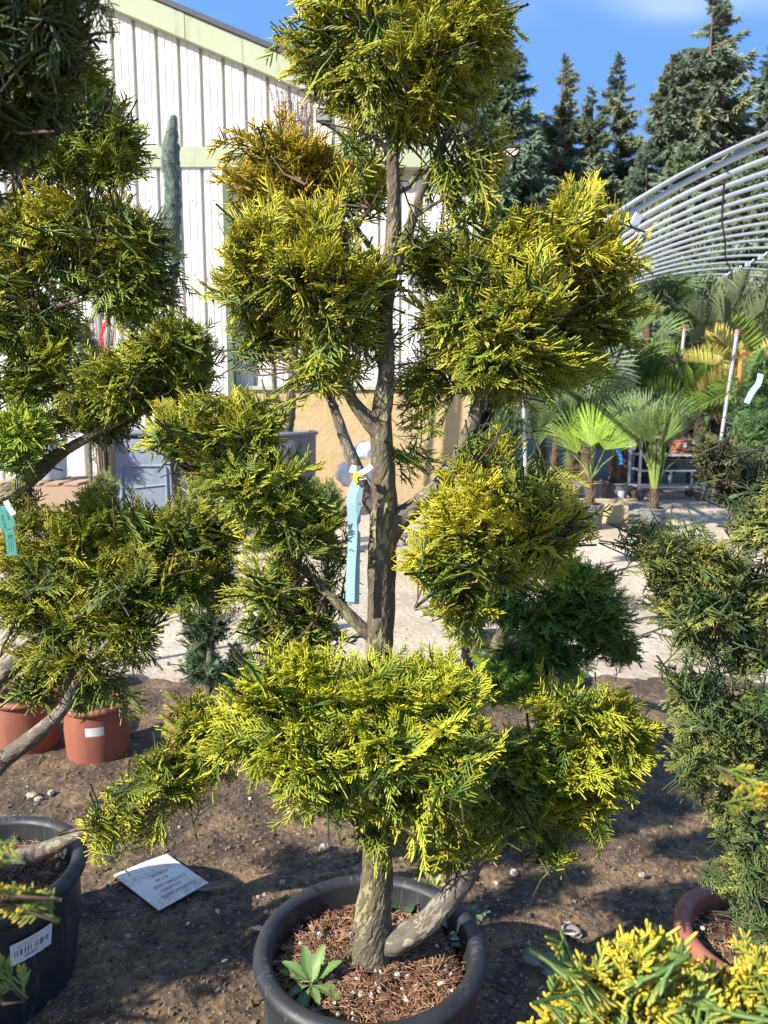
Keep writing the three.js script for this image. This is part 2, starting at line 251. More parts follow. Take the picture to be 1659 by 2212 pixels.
// ---------------------------------------------------------------- conifer sprays
const cShadeGreen = [0.018, 0.032, 0.006], cMid = [0.115, 0.19, 0.012], cGold = [0.56, 0.53, 0.03], DENSE = 0.66;  // first green is darkened: shade inside the foliage put into the colour
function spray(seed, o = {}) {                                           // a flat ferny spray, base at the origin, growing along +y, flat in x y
  const { L = 0.14, n = 9, side = 0.08, r = 0.0016, ang = 0.78, gap = 0.009, fin = 0.019, goldAt = 0.5, droop = 0.25, wob = 0.14, palette = [cShadeGreen, cMid, cGold], tipR = 1.12, bareTo = 0.12 } = o;
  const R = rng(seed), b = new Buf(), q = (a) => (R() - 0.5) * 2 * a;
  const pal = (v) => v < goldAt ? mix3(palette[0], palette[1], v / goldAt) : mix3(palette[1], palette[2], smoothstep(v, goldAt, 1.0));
  const bend = q(0.25), axis = (t) => V(Math.sin(t * 2 + seed) * 0.006 + bend * t * t * L * 0.5, L * t, -droop * t * t * L);
  const fins = (P, dir, len, from, v0, side2) => {                       // finger-like cordlets on both sides of a shoot
    const m = Math.max(1, Math.round(len * (1 - from) / gap));
    for (let j = 0; j < m; j++) for (const ss of [1, -1]) {
      const u = from + (1 - from) * (j + (ss > 0 ? 0.25 : 0.75)) / (m + 0.3), bb = P(u), l2 = fin * (1.15 - 0.55 * u) * (0.65 + R() * 0.6) * (R() > 0.85 ? 1.5 : 1), a2 = 0.72 * ss + q(0.14), ca = Math.cos(a2), sa = Math.sin(a2);
      const d2 = V(dir.x * ca + dir.y * sa, dir.y * ca - dir.x * sa, dir.z + q(wob)).normalize(), E = (w) => V().copy(bb).addScaledVector(d2, l2 * w).addScaledVector(dir, l2 * 0.22 * w * w).add(V(0, 0, -droop * 0.4 * l2 * w * w));
      b.cord([E(0), E(0.5), E(1)], r * 0.85, r * tipR, (w) => pal(clamp(v0 + (1 - v0) * (0.25 + 0.45 * u + 0.4 * w) * (0.85 + 0.15 * R()), 0, 1)), 3);
    }
  };
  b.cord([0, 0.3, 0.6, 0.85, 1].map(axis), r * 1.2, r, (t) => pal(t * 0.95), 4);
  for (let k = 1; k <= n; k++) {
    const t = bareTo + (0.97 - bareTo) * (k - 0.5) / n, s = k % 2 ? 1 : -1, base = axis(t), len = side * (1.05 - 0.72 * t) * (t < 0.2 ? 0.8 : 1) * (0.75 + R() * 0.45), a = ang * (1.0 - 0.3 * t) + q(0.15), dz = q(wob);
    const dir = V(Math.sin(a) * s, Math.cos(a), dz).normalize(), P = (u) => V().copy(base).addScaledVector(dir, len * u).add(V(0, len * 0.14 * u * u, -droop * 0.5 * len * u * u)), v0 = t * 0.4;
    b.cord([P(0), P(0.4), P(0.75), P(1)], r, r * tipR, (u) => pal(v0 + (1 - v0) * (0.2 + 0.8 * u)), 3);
    fins(P, dir, len, 0.22, v0, s);
  }
  fins(axis, V(0, 1, 0), L, 0.72, 0.4, 1);
  return b.build();
}
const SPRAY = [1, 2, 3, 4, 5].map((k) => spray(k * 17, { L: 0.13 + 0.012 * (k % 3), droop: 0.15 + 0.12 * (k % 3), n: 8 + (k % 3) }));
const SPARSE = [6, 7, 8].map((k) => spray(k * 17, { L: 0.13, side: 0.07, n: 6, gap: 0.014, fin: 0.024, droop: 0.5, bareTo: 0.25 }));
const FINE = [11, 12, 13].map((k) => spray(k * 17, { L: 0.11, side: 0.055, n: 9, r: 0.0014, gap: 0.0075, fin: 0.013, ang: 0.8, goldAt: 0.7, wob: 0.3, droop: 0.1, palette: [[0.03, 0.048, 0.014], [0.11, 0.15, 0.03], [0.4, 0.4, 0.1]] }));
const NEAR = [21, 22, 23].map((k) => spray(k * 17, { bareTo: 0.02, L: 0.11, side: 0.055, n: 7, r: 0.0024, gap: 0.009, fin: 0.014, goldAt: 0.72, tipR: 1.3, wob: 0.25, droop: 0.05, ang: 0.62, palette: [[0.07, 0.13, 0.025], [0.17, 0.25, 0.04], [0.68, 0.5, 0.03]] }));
const LEAF = std({ vertexColors: true, roughness: 0.55 });
const quat = new THREE.Quaternion(), eul = new THREE.Euler();
function tree(name, label, base, group) { const t = thing(name, label, 'conifer', base, group); t.o = base; t.twigs = new Buf(); t.R = rng(used[name] * 991 + name.length * 77 + Math.round(base.x * 1000)); return t; }
const brown = () => [0.1, 0.066, 0.04];
// a pad of foliage: many sprays round a centre given in picture pixels; from = where its twigs start
function pad(t, px, py, rx, ry, D, n, o = {}) {
  const { set = SPRAY, gold = 0.5, size = 1, up = 0.25, out = 1, inner = 0.35, depth = 0.85, flat = 0.5, twig = 0.3, hue } = o;
  const c = at(px, py, D), s = mpp(py, D), r = V(rx * s * 1.12, ry * s * 1.12, (rx + ry) * 0.5 * s * depth), R = t.R, mats = set.map(() => []), cols = set.map(() => []);
  const core = at(...(o.from ? [o.from[0], o.from[1], o.from[2] ?? D] : [px, py + ry * 0.45, D]));
  n = Math.ceil(n * (o.dense ?? DENSE));
  const shoots = []; for (let i = 0; i < Math.max(3, n / 6); i++) { const a = V(R() * 2 - 1, R() * 2 - 1, R() * 2 - 1); if (a.lengthSq() > 1 || a.lengthSq() < 0.02) { i--; continue; } shoots.push([a.normalize(), 0.78 + R() * 0.42, V(R() - 0.5, R() - 0.5, R() - 0.5).multiplyScalar(0.9), 0.85 + R() * 0.3]); }
  for (let i = 0; i < n; i++) {
    const [sd, reach, lean, lush] = shoots[Math.floor(R() * shoots.length)], d = V(R() - 0.5, R() - 0.5, R() - 0.5).multiplyScalar(1.05).add(sd).normalize();
    const rad = Math.pow(lerp(inner, 1, R()), 0.6) * reach, sc = size * lush * (0.6 + R() * 0.65), len = 0.135 * sc;
    const dir = V(d.x * out, d.y * out + up, d.z * out).add(lean).add(V(R() - 0.5, R() - 0.5, R() - 0.5).multiplyScalar(0.6)).normalize();
    const tip = V(d.x * r.x * rad, d.y * r.y * rad, d.z * r.z * rad).add(c), root = tip.clone().addScaledVector(dir, -len);
    // sprays lie fairly level: the flat side turned to the sky
    quat.setFromUnitVectors(V(0, 1, 0), dir); const zAxis = V(0, 0, 1).applyQuaternion(quat), want = V((R() - 0.5), 1, (R() - 0.5) + 0.25); want.addScaledVector(dir, -want.dot(dir)).normalize();
    let roll = Math.atan2(V().crossVectors(zAxis, want).dot(dir), zAxis.dot(want)); roll = roll * (R() < flat ? 1 : 0) + (R() - 0.5) * 1.6;
    const q2 = new THREE.Quaternion().setFromAxisAngle(dir, roll).multiply(quat), k = Math.floor(R() * set.length);
    mats[k].push(new THREE.Matrix4().compose(root.clone().sub(t.o), q2, V(sc, sc, sc)));
    const e = clamp(gold + (d.y * 0.5 + d.x * -0.12 + d.z * 0.12) * 0.5 + (rad - 0.85) * 0.6 + (R() - 0.5) * 0.5, 0, 1), base = hue ?? [1, 1, 1], v = 0.8 + R() * 0.35;  // gold follows exposed growth; sun side and inner shade also sit in the colour
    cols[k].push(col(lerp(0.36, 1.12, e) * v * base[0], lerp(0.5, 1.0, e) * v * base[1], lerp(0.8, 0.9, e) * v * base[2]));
    if (R() < twig) { const m = V().lerpVectors(core, root, 0.5).add(V(0, -0.02 * R(), 0)).add(V(R() - 0.5, R() - 0.5, R() - 0.5).multiplyScalar(0.03)); t.twigs.cord([core, m, root, root.clone().addScaledVector(dir, len * 0.3)], 0.0024, 0.0009, brown, 4); }
  }
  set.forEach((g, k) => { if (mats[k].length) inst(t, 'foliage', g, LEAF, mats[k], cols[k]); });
}
function limb(t, name, list, mat = BARK, o = {}) {                        // list of [px, py, distance, radius in pixels]
  const pts = list.map((q) => at(q[0], q[1], q[2])), rad = list.map((q) => q[3] * mpp(q[1], q[2]));
  part(t, name, limbGeometry(pts, rad, t.o, { seed: Math.round(list[0][0] + list[0][1]), ...o }), mat); return pts;
}
function finish(t) { if (t.twigs.p.length) { const m = part(t, 'twigs', t.twigs.build(t.o), TWIG); m.userData.kind = 'stuff'; } delete t.o; delete t.R; delete t.twigs; }

// ---------------------------------------------------------------- main potted tree
const D0 = 1.66, potC = gnd(800, 2031, 0.365); potC.y = 0;
{
  const t = tree('golden_cypress', 'tall golden cypress topiary with leafy pads along a bare trunk, in the foremost black tub', potC.clone().setY(0.3));
  limb(t, 'trunk', [[803, 2075, D0, 44], [806, 2000, D0, 38], [812, 1920, D0, 33], [815, 1800, D0, 30], [812, 1600, D0, 29], [818, 1420, D0, 29], [825, 1250, D0, 30], [828, 1110, D0, 30], [827, 1000, D0, 25], [824, 900, D0, 22], [836, 790, D0, 16], [832, 690, D0, 16], [838, 590, D0, 18], [848, 530, D0, 17], [850, 430, D0, 14], [848, 300, D0, 13], [856, 180, D0, 11], [866, 60, D0, 9], [870, -60, D0, 5]], BARK, { sides: 28, step: 0.008, rough: 0.12, knots: 0.18 });
  limb(t, 'limb', [[822, 2040, D0, 28], [865, 2030, D0 - 0.02, 25], [915, 2000, D0 - 0.02, 24], [960, 1950, D0 - 0.02, 25], [1000, 1900, D0, 24], [1060, 1800, D0 + 0.03, 18], [1140, 1700, D0 + 0.05, 12], [1230, 1610, D0 + 0.05, 7]], BARK_GREY, { sides: 20, step: 0.008, knots: 0.2 });
  limb(t, 'limb', [[835, 1160, D0, 26], [860, 1125, D0, 24], [900, 1092, D0, 20], [950, 1048, D0 + 0.02, 19], [990, 985, D0 + 0.03, 16], [1018, 920, D0 + 0.04, 15], [1040, 850, D0 + 0.05, 13], [1075, 760, D0 + 0.06, 10], [1120, 680, D0 + 0.06, 7], [1180, 580, D0 + 0.06, 4]], BARK_GREY, { sides: 18, step: 0.01 });
  limb(t, 'limb', [[838, 610, D0, 14], [858, 560, D0, 13], [880, 510, D0, 12], [895, 460, D0, 11], [915, 400, D0, 9], [945, 335, D0, 8], [965, 290, D0, 7], [985, 250, D0, 6], [1000, 180, D0, 4]], BARK_GREY, { sides: 12, step: 0.01 });
  limb(t, 'limb', [[812, 1100, D0, 18], [785, 1060, D0, 17], [768, 1010, D0, 16], [745, 950, D0, 13], [728, 900, D0, 11], [706, 850, D0 + 0.02, 8], [650, 800, D0 + 0.04, 6], [580, 745, D0 + 0.06, 4]], BARK_GREY, { sides: 14, step: 0.01 });
  limb(t, 'limb', [[822, 940, D0, 20], [795, 905, D0, 18], [765, 870, D0, 14], [742, 825, D0, 11], [712, 770, D0 - 0.01, 9], [665, 700, D0 - 0.01, 7], [610, 620, D0 - 0.02, 5], [560, 560, D0 - 0.02, 3]], BARK, { sides: 14, step: 0.01 });
  limb(t, 'limb', [[808, 1380, D0, 16], [770, 1345, D0, 14], [725, 1300, D0 + 0.01, 11], [680, 1255, D0 + 0.02, 9], [620, 1195, D0 + 0.03, 8], [570, 1120, D0 + 0.03, 6], [520, 1050, D0 + 0.02, 5], [450, 980, D0, 3]], BARK, { sides: 12, step: 0.01 });
  for (const q of [[[815, 1800, D0, 14], [760, 1765, D0 - 0.05, 10], [690, 1720, D0 - 0.1, 6], [620, 1640, D0 - 0.1, 4]], [[815, 1780, D0, 14], [880, 1740, D0 - 0.08, 10], [960, 1700, D0 - 0.1, 6]], [[812, 1640, D0, 12], [880, 1610, D0 - 0.06, 9], [960, 1570, D0 - 0.08, 5]], [[812, 1640, D0, 12], [740, 1600, D0 - 0.06, 9], [640, 1560, D0 - 0.08, 5]],
    [[850, 280, D0, 8], [900, 250, D0, 6], [950, 215, D0 + 0.03, 4]], [[848, 330, D0, 7], [800, 290, D0, 5], [760, 250, D0, 3]], [[838, 590, D0, 8], [790, 520, D0 + 0.1, 6], [720, 430, D0 + 0.2, 4], [650, 370, D0 + 0.2, 3]], [[892, 470, D0, 6], [940, 440, D0, 4], [1000, 410, D0, 3]], [[955, 310, D0, 5], [1000, 290, D0 - 0.02, 3], [1040, 270, D0 - 0.02, 2]], [[850, 420, D0, 5], [890, 400, D0 + .02, 4], [915, 360, D0 + .02, 3]]]) limb(t, 'branch', q, BARK_GREY, { sides: 8, step: 0.012 });
  const P = (...a) => pad(t, ...a), F = (x, y) => ({ from: [x, y, D0] });
  // top crown
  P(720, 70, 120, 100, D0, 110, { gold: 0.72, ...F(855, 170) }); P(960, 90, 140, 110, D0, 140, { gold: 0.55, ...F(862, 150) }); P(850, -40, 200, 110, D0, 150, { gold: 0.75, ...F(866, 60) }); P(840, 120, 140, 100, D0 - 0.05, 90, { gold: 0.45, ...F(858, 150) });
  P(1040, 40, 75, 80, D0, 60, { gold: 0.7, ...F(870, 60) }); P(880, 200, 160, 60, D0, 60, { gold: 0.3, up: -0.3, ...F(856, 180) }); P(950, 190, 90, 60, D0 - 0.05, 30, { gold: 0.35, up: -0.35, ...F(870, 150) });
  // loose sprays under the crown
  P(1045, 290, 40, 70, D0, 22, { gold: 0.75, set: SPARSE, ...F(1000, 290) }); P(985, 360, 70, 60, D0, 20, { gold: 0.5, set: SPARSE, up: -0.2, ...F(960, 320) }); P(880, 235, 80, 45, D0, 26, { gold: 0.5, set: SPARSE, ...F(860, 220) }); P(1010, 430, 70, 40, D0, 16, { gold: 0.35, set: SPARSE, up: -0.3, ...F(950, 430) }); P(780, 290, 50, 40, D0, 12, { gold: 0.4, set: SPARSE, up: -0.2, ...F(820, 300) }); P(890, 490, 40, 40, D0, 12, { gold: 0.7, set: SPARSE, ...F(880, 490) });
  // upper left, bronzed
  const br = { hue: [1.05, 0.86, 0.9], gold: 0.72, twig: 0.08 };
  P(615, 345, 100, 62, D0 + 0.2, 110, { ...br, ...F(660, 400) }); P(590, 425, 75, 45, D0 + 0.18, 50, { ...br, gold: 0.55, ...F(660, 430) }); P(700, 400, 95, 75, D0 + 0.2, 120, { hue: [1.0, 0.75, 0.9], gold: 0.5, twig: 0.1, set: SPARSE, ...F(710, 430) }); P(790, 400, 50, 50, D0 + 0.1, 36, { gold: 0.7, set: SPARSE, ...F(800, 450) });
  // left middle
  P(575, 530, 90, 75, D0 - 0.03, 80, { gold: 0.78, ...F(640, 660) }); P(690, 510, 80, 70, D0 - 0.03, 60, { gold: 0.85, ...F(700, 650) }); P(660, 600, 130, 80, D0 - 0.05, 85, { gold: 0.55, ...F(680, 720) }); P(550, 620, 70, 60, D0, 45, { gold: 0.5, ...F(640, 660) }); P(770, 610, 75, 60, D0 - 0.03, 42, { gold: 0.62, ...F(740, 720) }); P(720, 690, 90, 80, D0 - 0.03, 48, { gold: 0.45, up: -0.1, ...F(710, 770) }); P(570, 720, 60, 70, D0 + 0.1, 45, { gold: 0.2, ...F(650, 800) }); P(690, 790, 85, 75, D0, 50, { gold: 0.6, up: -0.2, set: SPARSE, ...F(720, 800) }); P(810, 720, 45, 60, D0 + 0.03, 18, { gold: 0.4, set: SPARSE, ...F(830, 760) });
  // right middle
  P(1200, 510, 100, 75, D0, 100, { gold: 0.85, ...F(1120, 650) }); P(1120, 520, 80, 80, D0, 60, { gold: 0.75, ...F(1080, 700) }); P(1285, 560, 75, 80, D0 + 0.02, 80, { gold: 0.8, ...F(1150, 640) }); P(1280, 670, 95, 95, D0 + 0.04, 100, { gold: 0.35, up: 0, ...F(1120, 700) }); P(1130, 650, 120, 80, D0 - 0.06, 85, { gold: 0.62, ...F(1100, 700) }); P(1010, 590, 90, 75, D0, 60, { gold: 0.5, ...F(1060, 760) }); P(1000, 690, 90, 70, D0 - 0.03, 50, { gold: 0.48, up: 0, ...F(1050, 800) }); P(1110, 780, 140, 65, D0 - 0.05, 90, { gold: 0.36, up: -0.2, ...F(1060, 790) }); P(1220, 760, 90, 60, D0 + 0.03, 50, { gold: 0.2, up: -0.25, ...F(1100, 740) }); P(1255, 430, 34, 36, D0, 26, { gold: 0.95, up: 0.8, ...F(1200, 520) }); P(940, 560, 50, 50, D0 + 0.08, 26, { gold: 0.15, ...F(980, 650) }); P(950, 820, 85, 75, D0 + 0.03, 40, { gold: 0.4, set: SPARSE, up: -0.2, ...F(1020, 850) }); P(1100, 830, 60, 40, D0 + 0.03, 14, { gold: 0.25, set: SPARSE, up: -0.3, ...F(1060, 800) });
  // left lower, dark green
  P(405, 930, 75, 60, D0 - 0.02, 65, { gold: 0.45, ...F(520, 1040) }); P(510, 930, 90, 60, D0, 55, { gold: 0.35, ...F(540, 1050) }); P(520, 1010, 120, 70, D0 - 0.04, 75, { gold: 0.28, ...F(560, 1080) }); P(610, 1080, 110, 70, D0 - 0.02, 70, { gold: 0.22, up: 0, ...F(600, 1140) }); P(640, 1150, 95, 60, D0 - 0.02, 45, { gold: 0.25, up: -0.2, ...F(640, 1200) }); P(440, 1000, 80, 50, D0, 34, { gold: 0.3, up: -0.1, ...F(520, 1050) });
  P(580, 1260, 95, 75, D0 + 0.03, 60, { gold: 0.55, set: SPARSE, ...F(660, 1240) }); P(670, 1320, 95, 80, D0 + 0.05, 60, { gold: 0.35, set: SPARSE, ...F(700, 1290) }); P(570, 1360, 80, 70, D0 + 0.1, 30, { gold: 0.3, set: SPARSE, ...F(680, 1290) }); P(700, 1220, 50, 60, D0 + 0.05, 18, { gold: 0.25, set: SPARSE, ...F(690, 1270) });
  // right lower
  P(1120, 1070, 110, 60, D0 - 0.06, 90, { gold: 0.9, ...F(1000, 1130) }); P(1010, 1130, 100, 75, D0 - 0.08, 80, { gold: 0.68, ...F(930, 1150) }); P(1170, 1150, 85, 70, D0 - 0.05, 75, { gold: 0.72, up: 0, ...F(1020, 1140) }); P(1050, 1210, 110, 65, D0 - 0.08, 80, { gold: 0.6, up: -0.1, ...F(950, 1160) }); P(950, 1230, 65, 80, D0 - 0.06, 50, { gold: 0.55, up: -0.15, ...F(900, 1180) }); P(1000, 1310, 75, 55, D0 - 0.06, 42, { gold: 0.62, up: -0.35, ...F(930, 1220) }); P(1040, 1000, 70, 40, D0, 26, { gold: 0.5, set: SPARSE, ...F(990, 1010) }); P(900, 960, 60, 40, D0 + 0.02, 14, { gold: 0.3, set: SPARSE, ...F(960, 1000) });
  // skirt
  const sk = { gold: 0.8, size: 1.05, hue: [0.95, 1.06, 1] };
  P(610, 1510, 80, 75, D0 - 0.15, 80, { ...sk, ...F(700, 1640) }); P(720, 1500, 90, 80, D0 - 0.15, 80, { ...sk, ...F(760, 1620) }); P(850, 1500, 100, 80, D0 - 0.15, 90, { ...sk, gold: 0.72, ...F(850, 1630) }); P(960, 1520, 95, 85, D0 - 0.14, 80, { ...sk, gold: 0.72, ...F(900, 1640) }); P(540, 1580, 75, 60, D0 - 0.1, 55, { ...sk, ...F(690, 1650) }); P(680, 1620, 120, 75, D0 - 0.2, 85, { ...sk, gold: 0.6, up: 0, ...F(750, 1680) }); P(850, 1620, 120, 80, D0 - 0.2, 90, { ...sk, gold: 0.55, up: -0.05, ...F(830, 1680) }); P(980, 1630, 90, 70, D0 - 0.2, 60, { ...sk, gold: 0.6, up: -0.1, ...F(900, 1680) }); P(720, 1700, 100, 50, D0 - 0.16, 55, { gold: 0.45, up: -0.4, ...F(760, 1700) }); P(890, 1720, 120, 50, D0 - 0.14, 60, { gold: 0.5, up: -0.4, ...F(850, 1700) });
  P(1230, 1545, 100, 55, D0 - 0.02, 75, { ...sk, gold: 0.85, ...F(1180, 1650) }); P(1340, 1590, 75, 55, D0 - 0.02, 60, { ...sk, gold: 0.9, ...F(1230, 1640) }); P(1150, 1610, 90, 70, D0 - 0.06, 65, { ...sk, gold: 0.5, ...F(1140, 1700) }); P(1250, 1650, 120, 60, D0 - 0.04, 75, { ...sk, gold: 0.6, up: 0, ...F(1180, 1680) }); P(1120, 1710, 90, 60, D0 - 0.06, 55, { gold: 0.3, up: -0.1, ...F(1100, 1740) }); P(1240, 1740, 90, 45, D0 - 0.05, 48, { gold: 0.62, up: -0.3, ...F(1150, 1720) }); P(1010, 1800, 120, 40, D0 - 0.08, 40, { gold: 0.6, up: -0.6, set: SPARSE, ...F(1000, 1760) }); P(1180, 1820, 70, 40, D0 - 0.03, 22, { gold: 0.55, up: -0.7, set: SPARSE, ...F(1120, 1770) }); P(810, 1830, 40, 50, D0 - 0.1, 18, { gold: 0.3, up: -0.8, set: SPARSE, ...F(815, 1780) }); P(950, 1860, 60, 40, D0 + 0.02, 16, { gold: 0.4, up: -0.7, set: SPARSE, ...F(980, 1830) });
  finish(t);
}

// ---------------------------------------------------------------- pots
function potGeometry(R, h, taper, { lip = 0.022, wall = 0.006, foot = 0.0 } = {}) {
  const p = [[0, 0.006], [R * taper - 0.01, 0.006], [R * taper, 0], [R * taper + 0.004, 0.012], [R * (taper + (1 - taper) * 0.55), h * 0.55], [R - lip * 1.1, h - lip * 2.4], [R - lip * 1.0, h - lip * 1.9]].map((q) => new THREE.Vector2(...q));
  return [new THREE.LatheGeometry(p, 64), (() => { const q = []; for (let k = 0; k <= 14; k++) { const a = -0.55 * Math.PI + (k / 14) * 1.45 * Math.PI; q.push(new THREE.Vector2(R - lip + Math.cos(a) * lip, h - lip + Math.sin(a) * lip)); } q.push(new THREE.Vector2(R - lip * 2.05, h - lip * 2.2), new THREE.Vector2(R - lip * 2.4 - (1 - taper) * R * 0.35, h * 0.5), new THREE.Vector2(R * taper * 0.9, h * 0.2)); const w = q[0]; return new THREE.LatheGeometry([new THREE.Vector2(R - lip * 1.02, h - lip * 2.0), w, ...q.slice(1)], 72); })()];
}
function discSoil(R, y, seed, rough = 0.02) { const g = new THREE.CircleGeometry(R, 64); const rg = new THREE.RingGeometry(0.0005, R, 64, 24); rg.rotateX(-Math.PI / 2); const p = rg.attributes.position; for (let i = 0; i < p.count; i++) p.setY(i, y + (fbm(p.getX(i) * 14 + 5, p.getZ(i) * 14 + 5, seed, 4) - 0.5) * rough * 2 + 0.02 * (1 - Math.hypot(p.getX(i), p.getZ(i)) / R)); rg.computeVertexNormals(); return metricUV(rg); }
function pot(name, label, base, R, h, taper, mat, { soil = 0.06, lip = 0.022, seed = 1, mulch = 0, group, tilt } = {}) {
  const t = thing(name, label, 'plant pot', base, group), [a, b] = potGeometry(R, h, taper, { lip });
  const uvs = (g) => { const u = g.attributes.uv; for (let i = 0; i < u.count; i++) u.setXY(i, u.getX(i) * 2 * Math.PI * R, u.getY(i) * h); return g; };
  part(t, 'pot_wall', uvs(a), mat); part(t, 'rim', uvs(b), mat);
  const Ri = R - lip * 2.2 - (1 - taper) * R * soil / h; part(t, 'soil', discSoil(Ri, h - soil, seed), MULCH_SOIL);
  if (mulch) litter(t, Ri, h - soil, mulch, seed);
  if (tilt) t.rotation.z = tilt;
  return t;
}
const NEEDLE = (() => { const b = new Buf(), c = () => [1, 1, 1]; b.cord([V(0, 0, 0), V(0.012, 0.003, 0.003), V(0.026, 0.001, 0.001)], 0.0011, 0.0009, c); b.cord([V(0.009, 0.002, 0.002), V(0.018, 0.004, 0.009)], 0.001, 0.0008, c); b.cord([V(0.014, 0.002, 0.002), V(0.022, 0.001, -0.006)], 0.0009, 0.0008, c); return b.build(); })();
const pebbleGeo = (seed) => { const g = new THREE.IcosahedronGeometry(1, 1), p = g.attributes.position; for (let i = 0; i < p.count; i++) { const v = V(p.getX(i), p.getY(i), p.getZ(i)), k = 0.5 + 0.95 * fbm(v.x * 2.1 + 4 + seed, v.y * 2.1 + v.z * 2.7 + 4, seed, 2); v.multiplyScalar(k); p.setXYZ(i, v.x, v.y * 0.6, v.z * 0.85); } g.computeVertexNormals(); return g; };
const PEB = [pebbleGeo(3), pebbleGeo(8)], PEBBLE = std({ color: 0xffffff, roughness: 0.9 });
const randQ = (R) => new THREE.Quaternion().setFromEuler(eul.set(R() * 6.3, R() * 6.3, R() * 6.3));
function litter(t, Rad, y, n, seed) {
  const R = rng(seed * 7 + 5), m = [], c = [], pm = [], pc = [];
  for (let i = 0; i < n; i++) { const a = R() * 6.283, r = Math.sqrt(R()) * Rad * 0.97, x = Math.cos(a) * r, z = Math.sin(a) * r, h = y + (fbm(x * 14 + 5, z * 14 + 5, seed, 4) - 0.5) * 0.04 + 0.02 * (1 - r / Rad); quat.setFromEuler(eul.set((R() - 0.5) * 0.9, R() * 6.283, (R() - 0.5) * 0.8)); const s = 0.7 + R() * 1.0; m.push(new THREE.Matrix4().compose(V(x, h + 0.002 + R() * 0.007, z), quat, V(s, s, s))); const v = 0.5 + R() * 1.0; c.push(col(0.26 * v, 0.145 * v, 0.085 * v)); }
  for (let i = 0; i < n / 14; i++) { const a = R() * 6.283, r = Math.sqrt(R()) * Rad * 0.96, x = Math.cos(a) * r, z = Math.sin(a) * r, h = y + (fbm(x * 14 + 5, z * 14 + 5, seed, 4) - 0.5) * 0.04 + 0.02 * (1 - r / Rad), s = 0.002 + Math.pow(R(), 3) * 0.008; pm.push(new THREE.Matrix4().compose(V(x, h + s * 0.6 + 0.004, z), randQ(R), V(s, s, s))); const v = 0.6 + R() * 0.5; pc.push(col(0.62 * v, 0.56 * v, 0.46 * v)); }
  inst(t, 'needle_litter', NEEDLE, PEBBLE, m, c); inst(t, 'grit', PEB[0], PEBBLE, pm, pc);
}
const potMain = pot('black_tub', 'wide black plastic tub holding the foremost golden cypress and a leafy weed', potC, 0.275, 0.365, 0.8, BLACK_PLASTIC, { soil: 0.07, mulch: 2600, seed: 4 });
const potLeftAt = gnd(-42, 1870, 0.365).setY(0);
const potLeft = pot('black_tub', 'black plastic tub with a barcode price sticker, cut off at the left edge', potLeftAt, 0.275, 0.365, 0.8, BLACK_PLASTIC, { soil: 0.075, mulch: 1800, seed: 9 });
// price sticker, curved on the tub wall
{
  const t = canvasTex(512, 256, (c, w, h) => {
    c.fillStyle = '#d9d9d6'; c.fillRect(0, 0, w, h); c.fillStyle = '#3a3a3a'; c.font = '20px sans-serif'; c.fillText('Cupressocyparis leylandii', 70, 48); c.fillText('Castlewellan Gold 65L', 70, 74);
    const R = rng(5); let x = 46; c.fillStyle = '#111'; while (x < 466) { const bw = 3 + Math.floor(R() * 4) * 3; if (R() > 0.28) c.fillRect(x, 92, bw, 66); x += bw + 3 + Math.floor(R() * 2) * 3; } c.fillStyle = '#d9d9d6'; c.fillRect(250, 92, 24, 66);
    c.fillStyle = '#222'; c.font = 'bold 44px sans-serif'; c.fillText('140,00 €', 150, 204);
  });
  const R0 = 0.275, mk = (p) => { const q = gnd(p[0], p[1]); return q; };
  // sticker spans these angles on the wall facing the camera
  const a0 = Math.atan2(EYE * 0, 0), g = new THREE.PlaneGeometry(1, 1, 16, 4), ps = g.attributes.position, yMid = 0.24, hh = 0.034, arc = 0.44, mid = 0.93;
  for (let i = 0; i < ps.count; i++) { const u = ps.getX(i), v = ps.getY(i), y = yMid + v * hh * 2, r = R0 * (0.8 + 0.2 * (y / 0.365)) - 0.006 + 0.0045, th = mid + u * arc; ps.setXYZ(i, Math.sin(th) * r, y, Math.cos(th) * r); }
  g.computeVertexNormals(); part(potLeft, 'price_sticker', g, std({ map: t, roughness: 0.5 }), 'white barcode sticker reading 140,00 euro');
}
const tc = (x, y, R, h, label, o = {}) => pot('terracotta_pot', label, gnd(x, y), R, h, 0.86, TERRACOTTA, { lip: 0.016, soil: 0.04, ...o });
const potA = tc(214, 1630, 0.155, 0.27, 'terracotta coloured pot with a white paper label, beside the soil at the left', { seed: 21 });
const potB = tc(62, 1612, 0.16, 0.27, 'terracotta coloured pot half hidden at the left edge behind a branch', { seed: 22 });
const potD = tc(130, 1500, 0.14, 0.25, 'terracotta coloured pot standing behind the pair of terracotta pots on the left', { seed: 23 });
const potE = tc(408, 1655, 0.1, 0.25, 'narrow terracotta coloured pot under the slim column conifer', { seed: 24 });
{ const g = new THREE.PlaneGeometry(1, 1, 10, 1), ps = g.attributes.position; for (let i = 0; i < ps.count; i++) { const th = 0.28 + ps.getX(i) * 0.55, y = 0.155 + ps.getY(i) * 0.075, r = 0.155 * (0.86 + 0.14 * (y / 0.27)) - 0.0005; ps.setXYZ(i, Math.sin(th) * r, y, Math.cos(th) * r); } g.computeVertexNormals(); part(potA, 'paper_label', g, std({ color: col(0.7, 0.7, 0.72), roughness: 0.6 })); }
const potRight = pot('terracotta_pot', 'dark terracotta coloured tub with a thick rim at the right edge', gnd(1655, 2010, 0.3).setY(0), 0.22, 0.3, 0.82, TERRACOTTA, { soil: 0.05, seed: 26, mulch: 500 });
const potBack = pot('black_tub', 'black plastic tub shaded behind the foremost cypress on its right', gnd(1075, 1500), 0.23, 0.32, 0.82, BLACK_PLASTIC, { soil: 0.05, seed: 27 });

